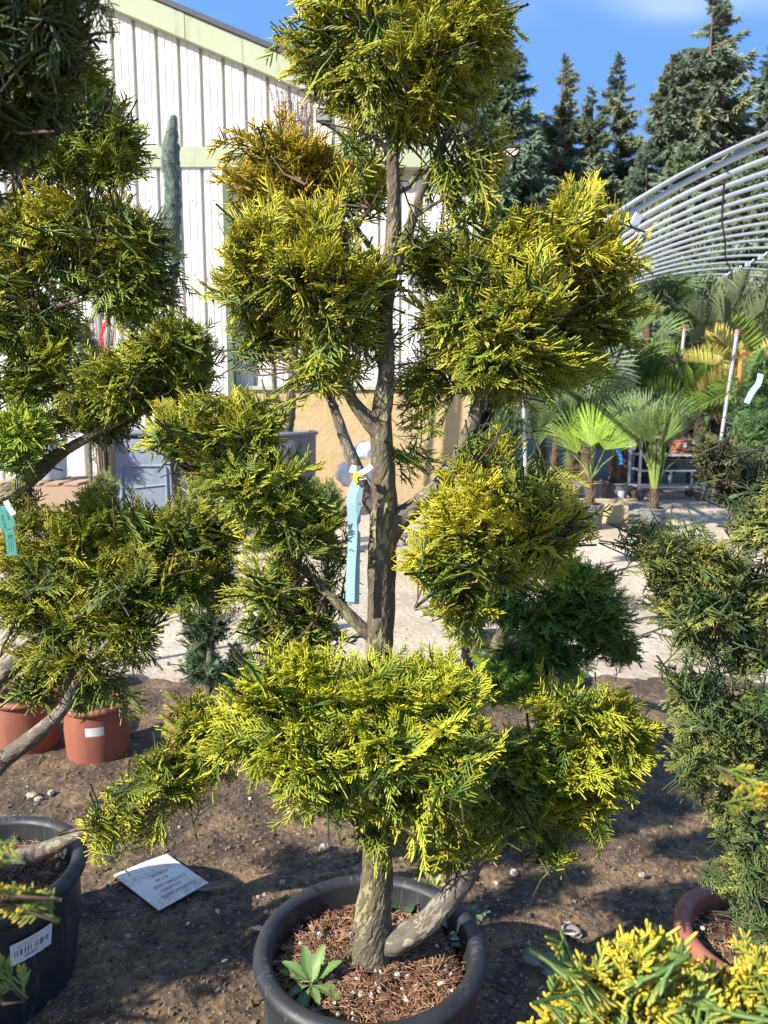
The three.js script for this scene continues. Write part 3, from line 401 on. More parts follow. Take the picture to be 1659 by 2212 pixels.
// ---------------------------------------------------------------- left cypress, its trunk just outside the picture
{
  const DL = 1.85, t = tree('golden_cypress', 'golden cypress at the left edge with thick bare branches and a green price tag', potLeftAt.clone().setY(0.3));
  limb(t, 'trunk', [[-60, 1900, 1.95, 40], [-70, 1700, 1.93, 32], [-70, 1400, 1.9, 28], [-55, 1100, 1.88, 24], [-25, 800, 1.86, 20], [10, 480, 1.85, 15], [42, 400, 1.85, 14], [75, 330, 1.85, 11], [120, 220, 1.85, 6]], BARK, { sides: 18, step: 0.012 });
  limb(t, 'limb', [[-60, 1130, 1.88, 24], [20, 1065, 1.86, 21], [80, 1020, 1.84, 18], [130, 980, 1.82, 13], [200, 940, 1.82, 9], [280, 895, 1.82, 7], [350, 830, 1.82, 4]], BARK, { sides: 14, step: 0.01 });
  limb(t, 'limb', [[-70, 1530, 1.9, 26], [20, 1440, 1.86, 22], [90, 1385, 1.84, 19], [140, 1350, 1.83, 14], [210, 1300, 1.82, 9], [300, 1230, 1.82, 5]], BARK_GREY, { sides: 14, step: 0.01 });
  limb(t, 'limb', [[-70, 1720, 1.92, 24], [10, 1640, 1.86, 20], [80, 1585, 1.82, 17], [140, 1525, 1.8, 13], [180, 1450, 1.8, 9], [240, 1380, 1.8, 5]], BARK_GREY, { sides: 14, step: 0.01 });
  limb(t, 'limb', [[-60, 1860, 1.93, 26], [40, 1850, 1.86, 19], [110, 1830, 1.8, 17], [170, 1800, 1.76, 13], [230, 1770, 1.72, 8], [300, 1740, 1.7, 5], [380, 1720, 1.7, 3]], BARK_GREY, { sides: 14, step: 0.01 });
  limb(t, 'limb', [[-30, 760, 1.86, 11], [50, 705, 1.84, 8], [120, 665, 1.83, 6], [200, 640, 1.82, 4], [300, 590, 1.82, 3]], BARK, { sides: 10, step: 0.012 });
  limb(t, 'branch', [[300, 1740, 1.7, 4], [320, 1690, 1.7, 3.5], [350, 1650, 1.7, 2.5]], BARK, { sides: 8, step: 0.012 });
  const P = (...a) => pad(t, ...a), F = (x, y) => ({ from: [x, y, DL] });
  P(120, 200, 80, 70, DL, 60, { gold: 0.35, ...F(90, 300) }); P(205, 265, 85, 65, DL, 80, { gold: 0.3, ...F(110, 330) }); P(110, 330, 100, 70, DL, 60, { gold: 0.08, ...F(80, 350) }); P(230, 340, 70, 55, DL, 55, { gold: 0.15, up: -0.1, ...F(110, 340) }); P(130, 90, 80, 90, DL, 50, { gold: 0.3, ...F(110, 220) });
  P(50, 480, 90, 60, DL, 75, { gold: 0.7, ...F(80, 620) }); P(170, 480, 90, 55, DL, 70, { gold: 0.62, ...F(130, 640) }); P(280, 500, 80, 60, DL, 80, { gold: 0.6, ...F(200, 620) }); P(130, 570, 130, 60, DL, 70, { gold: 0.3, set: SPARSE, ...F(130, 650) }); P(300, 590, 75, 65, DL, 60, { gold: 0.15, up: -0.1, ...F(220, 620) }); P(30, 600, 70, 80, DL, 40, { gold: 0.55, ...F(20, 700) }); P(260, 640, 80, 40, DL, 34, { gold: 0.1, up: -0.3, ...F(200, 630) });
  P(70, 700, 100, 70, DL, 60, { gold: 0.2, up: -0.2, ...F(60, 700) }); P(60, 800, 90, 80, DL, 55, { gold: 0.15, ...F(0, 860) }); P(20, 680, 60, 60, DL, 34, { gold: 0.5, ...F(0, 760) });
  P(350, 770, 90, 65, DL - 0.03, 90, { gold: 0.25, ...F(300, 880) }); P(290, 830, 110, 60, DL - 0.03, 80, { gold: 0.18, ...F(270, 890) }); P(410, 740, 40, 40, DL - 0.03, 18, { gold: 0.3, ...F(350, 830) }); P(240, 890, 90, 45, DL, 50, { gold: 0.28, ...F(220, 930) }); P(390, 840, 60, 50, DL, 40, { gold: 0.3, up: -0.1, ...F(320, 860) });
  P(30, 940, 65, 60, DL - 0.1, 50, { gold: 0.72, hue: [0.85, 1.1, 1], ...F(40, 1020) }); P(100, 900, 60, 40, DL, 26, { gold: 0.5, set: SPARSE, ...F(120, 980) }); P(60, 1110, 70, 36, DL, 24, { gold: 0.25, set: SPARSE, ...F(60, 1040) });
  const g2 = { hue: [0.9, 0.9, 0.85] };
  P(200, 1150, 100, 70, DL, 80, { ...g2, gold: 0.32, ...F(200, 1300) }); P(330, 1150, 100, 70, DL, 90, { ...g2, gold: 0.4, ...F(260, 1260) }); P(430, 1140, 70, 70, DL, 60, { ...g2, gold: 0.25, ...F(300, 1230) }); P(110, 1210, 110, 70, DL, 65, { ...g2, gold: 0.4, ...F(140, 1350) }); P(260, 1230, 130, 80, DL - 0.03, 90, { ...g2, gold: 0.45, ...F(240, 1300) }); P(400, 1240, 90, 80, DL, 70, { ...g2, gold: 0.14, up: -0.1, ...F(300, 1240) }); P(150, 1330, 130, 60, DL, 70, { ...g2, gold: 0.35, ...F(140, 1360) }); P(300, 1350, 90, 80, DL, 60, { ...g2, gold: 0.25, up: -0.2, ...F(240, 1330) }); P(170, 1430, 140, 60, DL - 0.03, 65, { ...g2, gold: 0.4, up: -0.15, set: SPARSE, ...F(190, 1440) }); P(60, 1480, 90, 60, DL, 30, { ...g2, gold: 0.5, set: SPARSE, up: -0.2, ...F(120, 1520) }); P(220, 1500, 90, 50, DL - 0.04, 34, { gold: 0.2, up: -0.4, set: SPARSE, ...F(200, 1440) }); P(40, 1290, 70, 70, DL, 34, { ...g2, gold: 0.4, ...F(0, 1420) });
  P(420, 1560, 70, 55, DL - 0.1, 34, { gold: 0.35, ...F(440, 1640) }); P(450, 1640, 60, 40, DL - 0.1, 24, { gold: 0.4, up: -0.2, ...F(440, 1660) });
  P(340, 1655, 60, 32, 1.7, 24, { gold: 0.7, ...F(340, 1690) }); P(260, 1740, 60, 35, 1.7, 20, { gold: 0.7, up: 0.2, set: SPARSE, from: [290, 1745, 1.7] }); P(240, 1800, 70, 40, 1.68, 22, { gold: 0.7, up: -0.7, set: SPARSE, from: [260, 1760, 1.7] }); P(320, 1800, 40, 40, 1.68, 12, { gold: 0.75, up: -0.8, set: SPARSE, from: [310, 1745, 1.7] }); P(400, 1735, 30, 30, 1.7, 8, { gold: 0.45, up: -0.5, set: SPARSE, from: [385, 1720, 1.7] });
  // the half of the crown that stands outside the picture
  P(-200, 480, 130, 100, DL, 60, { gold: 0.4 }); P(-220, 800, 140, 100, DL, 60, { gold: 0.4 }); P(-220, 1150, 140, 110, DL, 60, { gold: 0.4 }); P(-120, 250, 100, 100, DL, 50, { gold: 0.4 }); P(-240, 1500, 140, 110, DL, 60, { gold: 0.4 });
  finish(t);
}

// ---------------------------------------------------------------- other conifers nearby
{
  const t = tree('green_conifer', 'green scale-leaved conifer with stacked pads along the right edge', V(gnd(1655, 2010, 0.3).x, 0.25, gnd(1655, 2010, 0.3).z)), D = 1.72;
  limb(t, 'trunk', [[1655, 2030, D, 30], [1690, 1700, D, 26], [1700, 1400, D, 22], [1690, 1100, D, 17], [1660, 960, D, 9]], BARK, { sides: 16 });
  for (const q of [[[1700, 1400, D, 12], [1620, 1340, D, 8], [1530, 1260, D, 4]], [[1695, 1650, D, 12], [1620, 1600, D, 8], [1540, 1560, D, 4]], [[1690, 1130, D, 10], [1620, 1060, D, 6], [1560, 1010, D, 3]], [[1690, 1850, D, 10], [1640, 1810, D, 6], [1600, 1780, D, 3]]]) limb(t, 'limb', q, BARK, { sides: 10 });
  const P = (a, b, c, d, n, o) => pad(t, a, b, c, d, b > 1100 ? 1.47 : D, n, { set: FINE, size: 0.85, inner: 0.2, hue: [1.1, 1.1, 0.9], ...o });
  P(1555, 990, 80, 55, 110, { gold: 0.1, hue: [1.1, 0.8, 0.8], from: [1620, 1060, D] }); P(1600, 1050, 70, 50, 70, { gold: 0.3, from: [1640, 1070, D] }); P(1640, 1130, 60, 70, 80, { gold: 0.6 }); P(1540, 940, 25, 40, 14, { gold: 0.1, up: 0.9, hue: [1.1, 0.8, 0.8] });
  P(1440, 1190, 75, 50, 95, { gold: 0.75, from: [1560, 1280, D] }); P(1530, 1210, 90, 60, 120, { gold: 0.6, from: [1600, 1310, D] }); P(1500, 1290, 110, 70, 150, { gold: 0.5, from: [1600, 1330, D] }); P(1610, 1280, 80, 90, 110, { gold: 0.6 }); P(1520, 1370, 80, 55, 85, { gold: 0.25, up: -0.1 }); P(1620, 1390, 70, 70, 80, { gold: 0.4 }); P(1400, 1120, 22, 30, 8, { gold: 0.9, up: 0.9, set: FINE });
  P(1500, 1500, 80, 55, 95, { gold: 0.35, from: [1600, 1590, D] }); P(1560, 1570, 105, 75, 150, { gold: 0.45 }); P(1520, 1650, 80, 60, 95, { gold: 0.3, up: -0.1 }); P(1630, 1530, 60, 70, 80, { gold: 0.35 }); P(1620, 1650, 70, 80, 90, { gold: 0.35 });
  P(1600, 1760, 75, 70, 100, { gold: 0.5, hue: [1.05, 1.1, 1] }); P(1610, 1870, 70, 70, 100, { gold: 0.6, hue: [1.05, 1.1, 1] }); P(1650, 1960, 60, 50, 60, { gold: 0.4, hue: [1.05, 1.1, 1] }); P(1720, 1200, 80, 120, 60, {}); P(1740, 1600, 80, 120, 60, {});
  finish(t);
}
{
  const b = gnd(1075, 1500).setY(0.26), t = tree('golden_cypress', 'dark green shaded cypress in the black tub behind the foremost tree on its right', b), D = 2.9;
  limb(t, 'trunk', [[1075, 1400, 3.9, 18], [1100, 1340, 3.5, 15], [1130, 1250, 3.2, 10], [1140, 1150, 3.1, 5]], BARK, { sides: 10 });
  for (const q of [[[1110, 1330, 3.5, 9], [1180, 1320, 3.1, 7], [1260, 1290, D, 4]], [[1090, 1370, 3.7, 9], [1200, 1400, 3.1, 7], [1300, 1390, D, 4]]]) limb(t, 'limb', q, BARK, { sides: 8 });
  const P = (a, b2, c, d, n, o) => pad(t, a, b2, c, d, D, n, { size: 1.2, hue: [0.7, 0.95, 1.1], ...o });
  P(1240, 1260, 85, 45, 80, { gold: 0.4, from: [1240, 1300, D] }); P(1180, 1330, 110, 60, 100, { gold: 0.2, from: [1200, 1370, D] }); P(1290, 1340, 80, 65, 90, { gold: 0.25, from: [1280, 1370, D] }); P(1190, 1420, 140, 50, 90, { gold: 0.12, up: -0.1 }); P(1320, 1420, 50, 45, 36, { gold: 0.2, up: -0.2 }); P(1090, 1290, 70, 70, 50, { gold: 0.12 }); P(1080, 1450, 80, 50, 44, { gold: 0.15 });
  finish(t);
}
{
  const b = gnd(408, 1655).setY(0.22), t = tree('column_conifer', 'slim dark green column conifer on a pale bare stem in the narrow terracotta pot', b), D = -b.z;
  limb(t, 'trunk', [[440, 1600, D, 9], [450, 1500, D, 9], [455, 1420, D, 9], [458, 1250, D, 7], [455, 1050, D, 4]], BARK_GREY, { sides: 10 });
  const P = (a, b2, c, d, n, o) => pad(t, a, b2, c, d, D, n, { set: FINE, size: 1.25, hue: [0.6, 0.8, 0.85], gold: 0.2, up: 0.8, ...o });
  P(455, 1040, 45, 60, 60, {}); P(455, 1140, 58, 70, 90, {}); P(455, 1240, 62, 70, 100, {}); P(450, 1340, 68, 65, 100, {}); P(435, 1420, 52, 50, 60, { hue: [0.7, 1.1, 1.5], gold: 0.5 }); P(490, 1430, 45, 50, 50, {});
  finish(t);
}
{
  const b = V(gnd(214, 1630).x, 0.22, gnd(214, 1630).z), t = tree('slender_conifer', 'small upright conifer with a twiggy stem in the labelled terracotta pot', b), D = -b.z;
  limb(t, 'trunk', [[214, 1500, D, 7], [212, 1400, D, 6], [216, 1250, D, 5], [214, 1100, D, 3]], BARK_GREY, { sides: 8 });
  pad(t, 220, 1170, 60, 120, D, 60, { set: SPARSE, size: 1.4, gold: 0.4 }); pad(t, 225, 1060, 38, 60, D, 40, { set: FINE, size: 1.4, gold: 0.3, up: 0.7 }); finish(t);
}
function bush(label, px, py, rx, ry, D, n, o = {}) { const c = at(px, py + ry, D), t = tree(o.name ?? 'small_conifer', label, V(c.x, 0, c.z)); part(t, 'stem', limbGeometry([V(c.x, 0, c.z), V(c.x, Math.max(c.y, 0.15), c.z), at(px, py, D)], [0.025, 0.02, 0.012], t.o, { sides: 8, step: 0.1 }), BARK_GREY); pad(t, px, py, rx, ry, D, n, { set: FINE, size: 2.2, up: 0.7, inner: 0.1, ...o }); if (o.more) for (const q of o.more) pad(t, q[0], q[1], q[2], q[3], D, q[4], { set: FINE, size: 2.2, up: 0.7, inner: 0.1, ...o }); finish(t); }
bush('small bright green conifer standing behind the blue tag of the foremost tree', 700, 1080, 42, 55, 4.2, 130, { gold: 0.6, hue: [0.8, 1.1, 1], size: 1.4 });
bush('narrow young conifer in front of the grey bin on the left', 225, 1065, 32, 55, 4.6, 90, { gold: 0.4, size: 1.4 });
bush('fluffy mid green conifer at the right edge with a pale blue tag', 1625, 890, 55, 90, 8, 320, { name: 'fluffy_conifer', gold: 0.55, hue: [0.7, 1.15, 1.3], size: 2.4, more: [[1660, 800, 50, 60, 150], [1610, 950, 55, 40, 140]] });
bush('dark green yew shrub beside the wall corner behind the foremost tree', 1095, 935, 48, 60, 7, 170, { name: 'yew_shrub', gold: 0.1, hue: [0.7, 0.9, 1.1], size: 2 });
bush('rounded green shrub against the white wall at the far left', 45, 850, 45, 50, 8.5, 160, { name: 'round_shrub', gold: 0.5, hue: [0.8, 1.1, 0.9] });
bush('yellow green shrub beside the dark ivy column on the left', 215, 890, 42, 60, 7.6, 150, { name: 'round_shrub', gold: 0.8, hue: [0.85, 1, 0.9] });
bush('tall dark narrow column conifer left of the red ribbon', 190, 790, 26, 100, 7.0, 220, { name: 'column_conifer', gold: 0.05, hue: [0.75, 0.85, 0.9], size: 1.6 });
{  // cypress and tub out of view, added to shade the foreground soil
  const b = V(-2.0, 0, -1.2), t = tree('golden_cypress', 'unseen golden cypress topiary added beyond the left edge to shade the soil', b), dw = (x, y, z, r, n) => { const q = V(x, y, z).sub(V(0, EYE, 0)), D = -z, py = 1106 - FPX * ((q.y / -q.z * CP + SP) / (CP - q.y / -q.z * SP)), zc = D * CP - q.y * SP, px = 829.5 + FPX * q.x / zc; pad(t, px, py, r / mpp(py, D), r * 0.7 / mpp(py, D), D, n, { gold: 0.5, size: 1.2 }); };
  part(t, 'trunk', limbGeometry([V(-2, 0.2, -1.2), V(-2.02, 0.8, -1.2), V(-1.98, 1.4, -1.22)], [0.045, 0.035, 0.02], b, { sides: 12 }), BARK);
  dw(-2.0, 0.65, -1.2, 0.36, 130); dw(-1.75, 0.95, -1.3, 0.25, 80); dw(-2.1, 1.25, -1.15, 0.28, 80); dw(-1.6, 0.6, -1.05, 0.2, 50); finish(t);
  pot('black_tub', 'unseen black plastic tub added under the shading cypress beyond the left edge', b, 0.275, 0.365, 0.8, BLACK_PLASTIC, { soil: 0.075, seed: 91 });
}
// golden cypress tips close to the camera
{
  const t = tree('golden_cypress', 'yellow tipped cypress close to the camera in the bottom right corner', at(1480, 2500, 0.72)), P = (a, b, c, d, D, n, o) => pad(t, a, b, c, d, D, n, { set: NEAR, size: 0.95, dense: 0.8, up: 0.9, out: 0.7, inner: 0.4, gold: 0.8, twig: 0.3, ...o });
  limb(t, 'trunk', [[1500, 2600, 0.72, 22], [1500, 2400, 0.72, 18], [1490, 2250, 0.72, 10]], BARK, { sides: 10 });
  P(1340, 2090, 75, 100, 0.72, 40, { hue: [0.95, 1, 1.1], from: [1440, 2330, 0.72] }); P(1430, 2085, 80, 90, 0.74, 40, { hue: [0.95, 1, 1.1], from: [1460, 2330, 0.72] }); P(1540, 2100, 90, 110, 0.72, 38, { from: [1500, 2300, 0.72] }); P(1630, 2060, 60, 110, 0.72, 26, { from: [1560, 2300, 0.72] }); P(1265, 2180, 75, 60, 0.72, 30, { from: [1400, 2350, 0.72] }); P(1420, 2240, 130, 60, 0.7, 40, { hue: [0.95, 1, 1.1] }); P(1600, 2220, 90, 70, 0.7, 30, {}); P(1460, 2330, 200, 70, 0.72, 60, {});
  finish(t);
  const u = tree('golden_cypress', 'single blurred yellow cypress sprig poking in at the right edge', at(1800, 1720, 0.62)); limb(u, 'branch', [[1900, 1760, 0.62, 7], [1780, 1730, 0.62, 6], [1690, 1735, 0.62, 4]], BARK, { sides: 6 });
  pad(u, 1670, 1722, 30, 10, 0.62, 4, { set: NEAR, size: 0.42, dense: 1, up: 0, out: 0.2, gold: 1, hue: [1.1, 0.95, 0.6], from: [1720, 1735, 0.62] }); pad(u, 1700, 1755, 40, 12, 0.62, 4, { set: NEAR, size: 0.5, dense: 1, up: 0.1, gold: 0.9, from: [1740, 1735, 0.62] }); finish(u);
  const w = tree('golden_cypress', 'blurred yellow cypress tips close to the camera at the lower left edge', at(-80, 2050, 0.62)); limb(w, 'branch', [[-140, 2100, 0.62, 8], [-80, 2000, 0.62, 7], [-20, 1900, 0.62, 5]], BARK, { sides: 6 });
  pad(w, -22, 1845, 30, 45, 0.62, 7, { set: NEAR, size: 0.42, gold: 0.7, up: 0.4 }); pad(w, -8, 1935, 40, 20, 0.62, 7, { set: NEAR, size: 0.42, gold: 0.8, up: 0.1 }); pad(w, -45, 2070, 30, 30, 0.62, 6, { set: NEAR, size: 0.42, gold: 0.7, up: 0 }); pad(w, -70, 1960, 50, 90, 0.62, 14, { set: NEAR, size: 0.7, gold: 0.6 }); finish(w);
  const x = tree('golden_cypress', 'blurred cypress foliage darkened with painted shade close to the camera in the top left corner', at(-120, 300, 0.95)), DN = 0.95; limb(x, 'trunk', [[-160, 800, DN, 26], [-130, 400, DN, 20], [-90, 100, DN, 12]], BARK, { sides: 8 });
  const Q = (a, b, c, d, n, o) => pad(x, a, b, c, d, DN, n, { gold: 0.02, hue: [0.42, 0.45, 0.75], size: 0.75, inner: 0.1, dense: 0.8, ...o });  // shade from the rest of this crown is put into the dark bluish hue
  Q(30, 50, 70, 55, 90, {}); Q(30, 150, 65, 65, 90, {}); Q(10, 250, 65, 50, 70, { up: -0.1 }); Q(90, 60, 40, 50, 36, {}); Q(-60, 150, 90, 140, 120, {}); Q(-160, 120, 110, 150, 110, {}); Q(-60, -60, 120, 80, 90, {}); Q(50, -40, 80, 60, 60, {}); Q(-150, 300, 90, 90, 60, {});
  pad(x, 200, 32, 18, 14, DN, 3, { set: SPARSE, size: 0.5, gold: 0, hue: [0.5, 0.6, 0.9], up: 0, from: [120, 40, DN] }); finish(x);
}

// ---------------------------------------------------------------- labels and ribbons on the trees
function strip(pts, wid, normal, thick = 0.0008) {                        // flat band along points, with thickness
  const c = new THREE.CatmullRomCurve3(pts), n = 28, p = [], uv = [], idx = [], t = V(), s = V(), q = V(), nn = V();
  for (let k = 0; k <= n; k++) { const f = k / n; c.getPointAt(f, q); c.getTangentAt(f, t); s.crossVectors(t, normal).normalize(); nn.crossVectors(s, t).normalize(); const w = typeof wid === 'function' ? wid(f) : wid; for (const [a, b] of [[-1, 1], [1, 1], [1, -1], [-1, -1]]) { p.push(...V().copy(q).addScaledVector(s, a * w / 2).addScaledVector(nn, b * thick / 2).toArray()); uv.push(a < 0 ? 0 : 1, 1 - f); } }
  for (let k = 0; k < n; k++) for (let e = 0; e < 4; e++) { const o = k * 4, a = o + e, b = o + (e + 1) % 4; idx.push(a, b, a + 4, b, b + 4, a + 4); }
  idx.push(0, 2, 1, 0, 3, 2, n * 4, n * 4 + 1, n * 4 + 2, n * 4, n * 4 + 2, n * 4 + 3);
  const g = new THREE.BufferGeometry(); g.setAttribute('position', new THREE.Float32BufferAttribute(p, 3)); g.setAttribute('uv', new THREE.Float32BufferAttribute(uv, 2)); g.setIndex(idx); const h = g.toNonIndexed(); h.computeVertexNormals(); return h;
}
const CYAN = std({ color: col(0.27, 0.43, 0.47), roughness: 0.45, side: THREE.DoubleSide }), RED = std({ color: col(0.72, 0.03, 0.06), roughness: 0.45 }), PAPER = std({ color: col(0.78, 0.78, 0.76), roughness: 0.5 }), YELLOW = std({ color: col(0.75, 0.52, 0.03), roughness: 0.5 });
{
  const D = D0 - 0.06, o = at(768, 1040, D), t = thing('plant_tag', 'long pale blue plastic loop tag hanging from the limb beside the main trunk', 'tag', o), n = V(0.15, 0, 1), L = (q) => q.map((w) => at(w[0], w[1], w[2] ?? D).sub(o));
  const w = (f) => (f > 0.32 && f < 0.38 ? 0.016 : 0.026);
  part(t, 'band', strip(L([[772, 1052], [767, 1100], [765, 1180], [764, 1240], [763, 1305]]), w, n), CYAN);
  part(t, 'band', strip(L([[768, 1046, D - 0.02], [760, 1070, D - 0.02], [762, 1150, D - 0.01], [758, 1230, D - 0.005], [756, 1300, D - 0.004]]), 0.02, V(-0.2, 0, 1)), CYAN);
  part(t, 'loop', strip(L([[762, 1046, D], [775, 1032, D - 0.012], [792, 1030, D - 0.012], [797, 1038, D + 0.03]]), 0.012, V(0.1, 0.4, 1)), CYAN);
  const u = thing('plant_tag', 'white and yellow tie label wrapped round the limb above the blue tag', 'tag', at(775, 1020, D)), M = (q) => q.map((z) => at(z[0], z[1], z[2] ?? D).sub(u.position));
  part(u, 'collar', strip(M([[757, 1012, D], [768, 1014, D - 0.015], [780, 1014, D]]), 0.016, V(0.1, 0.2, 1)), PAPER);
  part(u, 'tail', strip(M([[776, 1024, D - 0.016], [790, 1016, D - 0.016], [803, 1006, D - 0.01]]), 0.011, V(0, 0.3, 1)), PAPER);
  part(u, 'tab', strip(M([[764, 1022, D - 0.017], [778, 1026, D - 0.018], [793, 1030, D - 0.012]]), 0.008, V(0, 0.2, 1)), YELLOW); part(u, 'tab', strip(M([[766, 1026, D - 0.017], [768, 1044, D - 0.017]]), 0.008, V(0, 0, 1)), YELLOW);
}
{
  const tx = canvasTex(128, 512, (c, w, h) => {
    c.fillStyle = '#4f9484'; c.fillRect(0, 0, w, h); c.save(); c.translate(w / 2, 0); c.rotate(Math.PI / 2); c.fillStyle = '#12332f'; c.font = 'bold 26px sans-serif'; c.fillText('PLATENR', 40, 34); c.fillText('WIEN', 90, -12); c.font = 'bold 34px sans-serif'; c.fillText('EUR', 170, -8);
    const R = rng(8); let x = 236; while (x < 344) { const b = 2 + Math.floor(R() * 3) * 2; if (R() > 0.3) c.fillRect(x, -28, b, 70); x += b + 3; } c.fillRect(356, -50, 4, 110); c.font = '13px sans-serif'; for (const y of [-30, -5, 20]) { c.fillRect(372, y, 110, 4); c.fillRect(372, y + 9, 70, 3); } c.restore();
  });
  const o = at(20, 1140, 1.7), t = thing('price_tag', 'green printed price tag hanging from the thick branch at the left edge', 'tag', o), L = (q) => q.map((w) => at(w[0], w[1], 1.7).sub(o));
  part(t, 'printed_band', strip(L([[8, 1092], [14, 1125], [22, 1160], [27, 1200]]), (f) => (f < 0.45 ? 0.034 : 0.021), V(0.1, 0, 1)), std({ map: tx, roughness: 0.5 }));
  part(t, 'flap', strip(L([[12, 1082], [22, 1100], [30, 1112]]), 0.012, V(0.3, 0.2, 1)), PAPER);
}
{
  const D = 7.4, o = at(225, 760, D), t = thing('red_ribbon', 'red plastic ribbon tied round the bundle of bare stems on the left', 'ribbon', o), L = (q) => q.map((w) => at(w[0], w[1], w[2] ?? D).sub(o));
  part(t, 'strand', strip(L([[232, 690], [222, 715], [217, 735], [226, 755], [241, 772]]), 0.035, V(0.1, 0, 1)), RED);
  part(t, 'strand', strip(L([[195, 822], [210, 822, D - 0.05], [222, 800, D - 0.05], [236, 800]]), 0.03, V(0.1, 0.2, 1)), RED); part(t, 'strand', strip(L([[216, 795], [218, 815], [210, 835]]), 0.03, V(0.1, 0, 1)), RED); part(t, 'strand', strip(L([[225, 790], [215, 812], [217, 842]]), 0.025, V(0.2, 0, 1)), RED);
  const s = thing('bare_stem_bundle', 'upright bundle of thin bare brown stems behind the red ribbon', 'shrub', V(at(225, 900, 7.5).x, 0, -7.5)), b = new Buf(), R = rng(77), base = s.position;
  for (let k = 0; k < 46; k++) { const x = (R() - 0.5) * 0.16, z = (R() - 0.5) * 0.16, top = at(232, 640 + R() * 90, 7.5).y; b.cord([V(base.x + x * 0.6, 0, base.z + z * 0.6), V(base.x + x, 1.2, base.z + z), V(base.x + x * 1.2 + 0.03, top * 0.8, base.z + z), V(base.x + x * 2 + 0.06, top, base.z + z * 2)], 0.008, 0.003, () => [0.2, 0.14, 0.09], 4); }
  part(s, 'stems', b.build(base), LEAF);
}

// ---------------------------------------------------------------- things along the building
{
  // netted tree
  const D = 8, o = V(at(372, 700, D).x, 0, -D), t = thing('netted_conifer', 'tall narrow conifer wrapped in pale mesh netting against the white wall', 'conifer', o);
  const spine = [[372, 900], [371, 700], [373, 620], [377, 560], [370, 480], [374, 420], [368, 350], [370, 300], [376, 250]].map((q) => at(q[0], q[1], D)), wpx = [3, 4, 5, 12, 20, 15, 18, 15, 5];
  const body = limbGeometry(spine.slice(2), wpx.slice(2).map((w) => w * mpp(400, D)), o, { sides: 24, step: 0.03, rough: 0.4, seed: 5 });
  part(t, 'wrapped_crown', body, std({ map: tex(256, 0.4, (u, v) => { const n = fbm(u * 30, v * 8, 151, 4, 30); return lin(mix3([0.02, 0.04, 0.025], [0.13, 0.18, 0.12], smoothstep(n, 0.35, 0.75))); }), roughness: 0.8 }));
  part(t, 'stem', limbGeometry([V(o.x, 0, o.z), ...spine.slice(0, 4)], [0.05, 0.045, 0.035, 0.03, 0.025], o, { sides: 8, step: 0.06 }), BARK);
  const net = new Buf(), cr = new THREE.CatmullRomCurve3(spine.slice(2), false, 'centripetal'), R = rng(3);
  for (const dirn of [1, -1]) for (let k = 0; k < 22; k++) { const pts = []; for (let j = 0; j <= 60; j++) { const f = j / 60, c = cr.getPointAt(f), g = f * 6, gi = Math.min(5, Math.floor(g)), w = (lerp(wpx[2 + gi], wpx[3 + gi], g - gi) * 1.06 + 2) * mpp(400, D), a = k / 22 * 6.283 + dirn * f * 9; pts.push(V(c.x + Math.cos(a) * w, c.y, c.z + Math.sin(a) * w)); } net.cord(pts, 0.0013, 0.0013, () => [0.3, 0.38, 0.36], 3); }
  net.cord([[385, 470], [398, 520], [392, 580], [378, 622], [372, 618]].map((q) => at(q[0], q[1], D)), 0.004, 0.004, () => [0.3, 0.36, 0.32], 4); net.cord([[372, 618], [388, 617], [396, 604], [402, 592]].map((q) => at(q[0], q[1], D)), 0.004, 0.003, () => [0.3, 0.36, 0.32], 4);
  part(t, 'netting', net.build(o), LEAF);
  const r = thing('pink_ribbon', 'small pink tie on the stem under the netted conifer', 'ribbon', at(372, 642, D - 0.04)); part(r, 'knot', strip([V(-0.06, 0.02, 0), V(0, 0, 0.02), V(0.08, 0.03, 0)], 0.04, V(0, 0.1, 1)), std({ color: col(0.6, 0.06, 0.25), roughness: 0.5 })); part(r, 'tail', strip([V(0.05, 0, 0.01), V(0.12, -0.08, 0.01)], 0.02, V(0, 0.1, 1)), std({ color: col(0.5, 0.12, 0.25), roughness: 0.5 }));
}
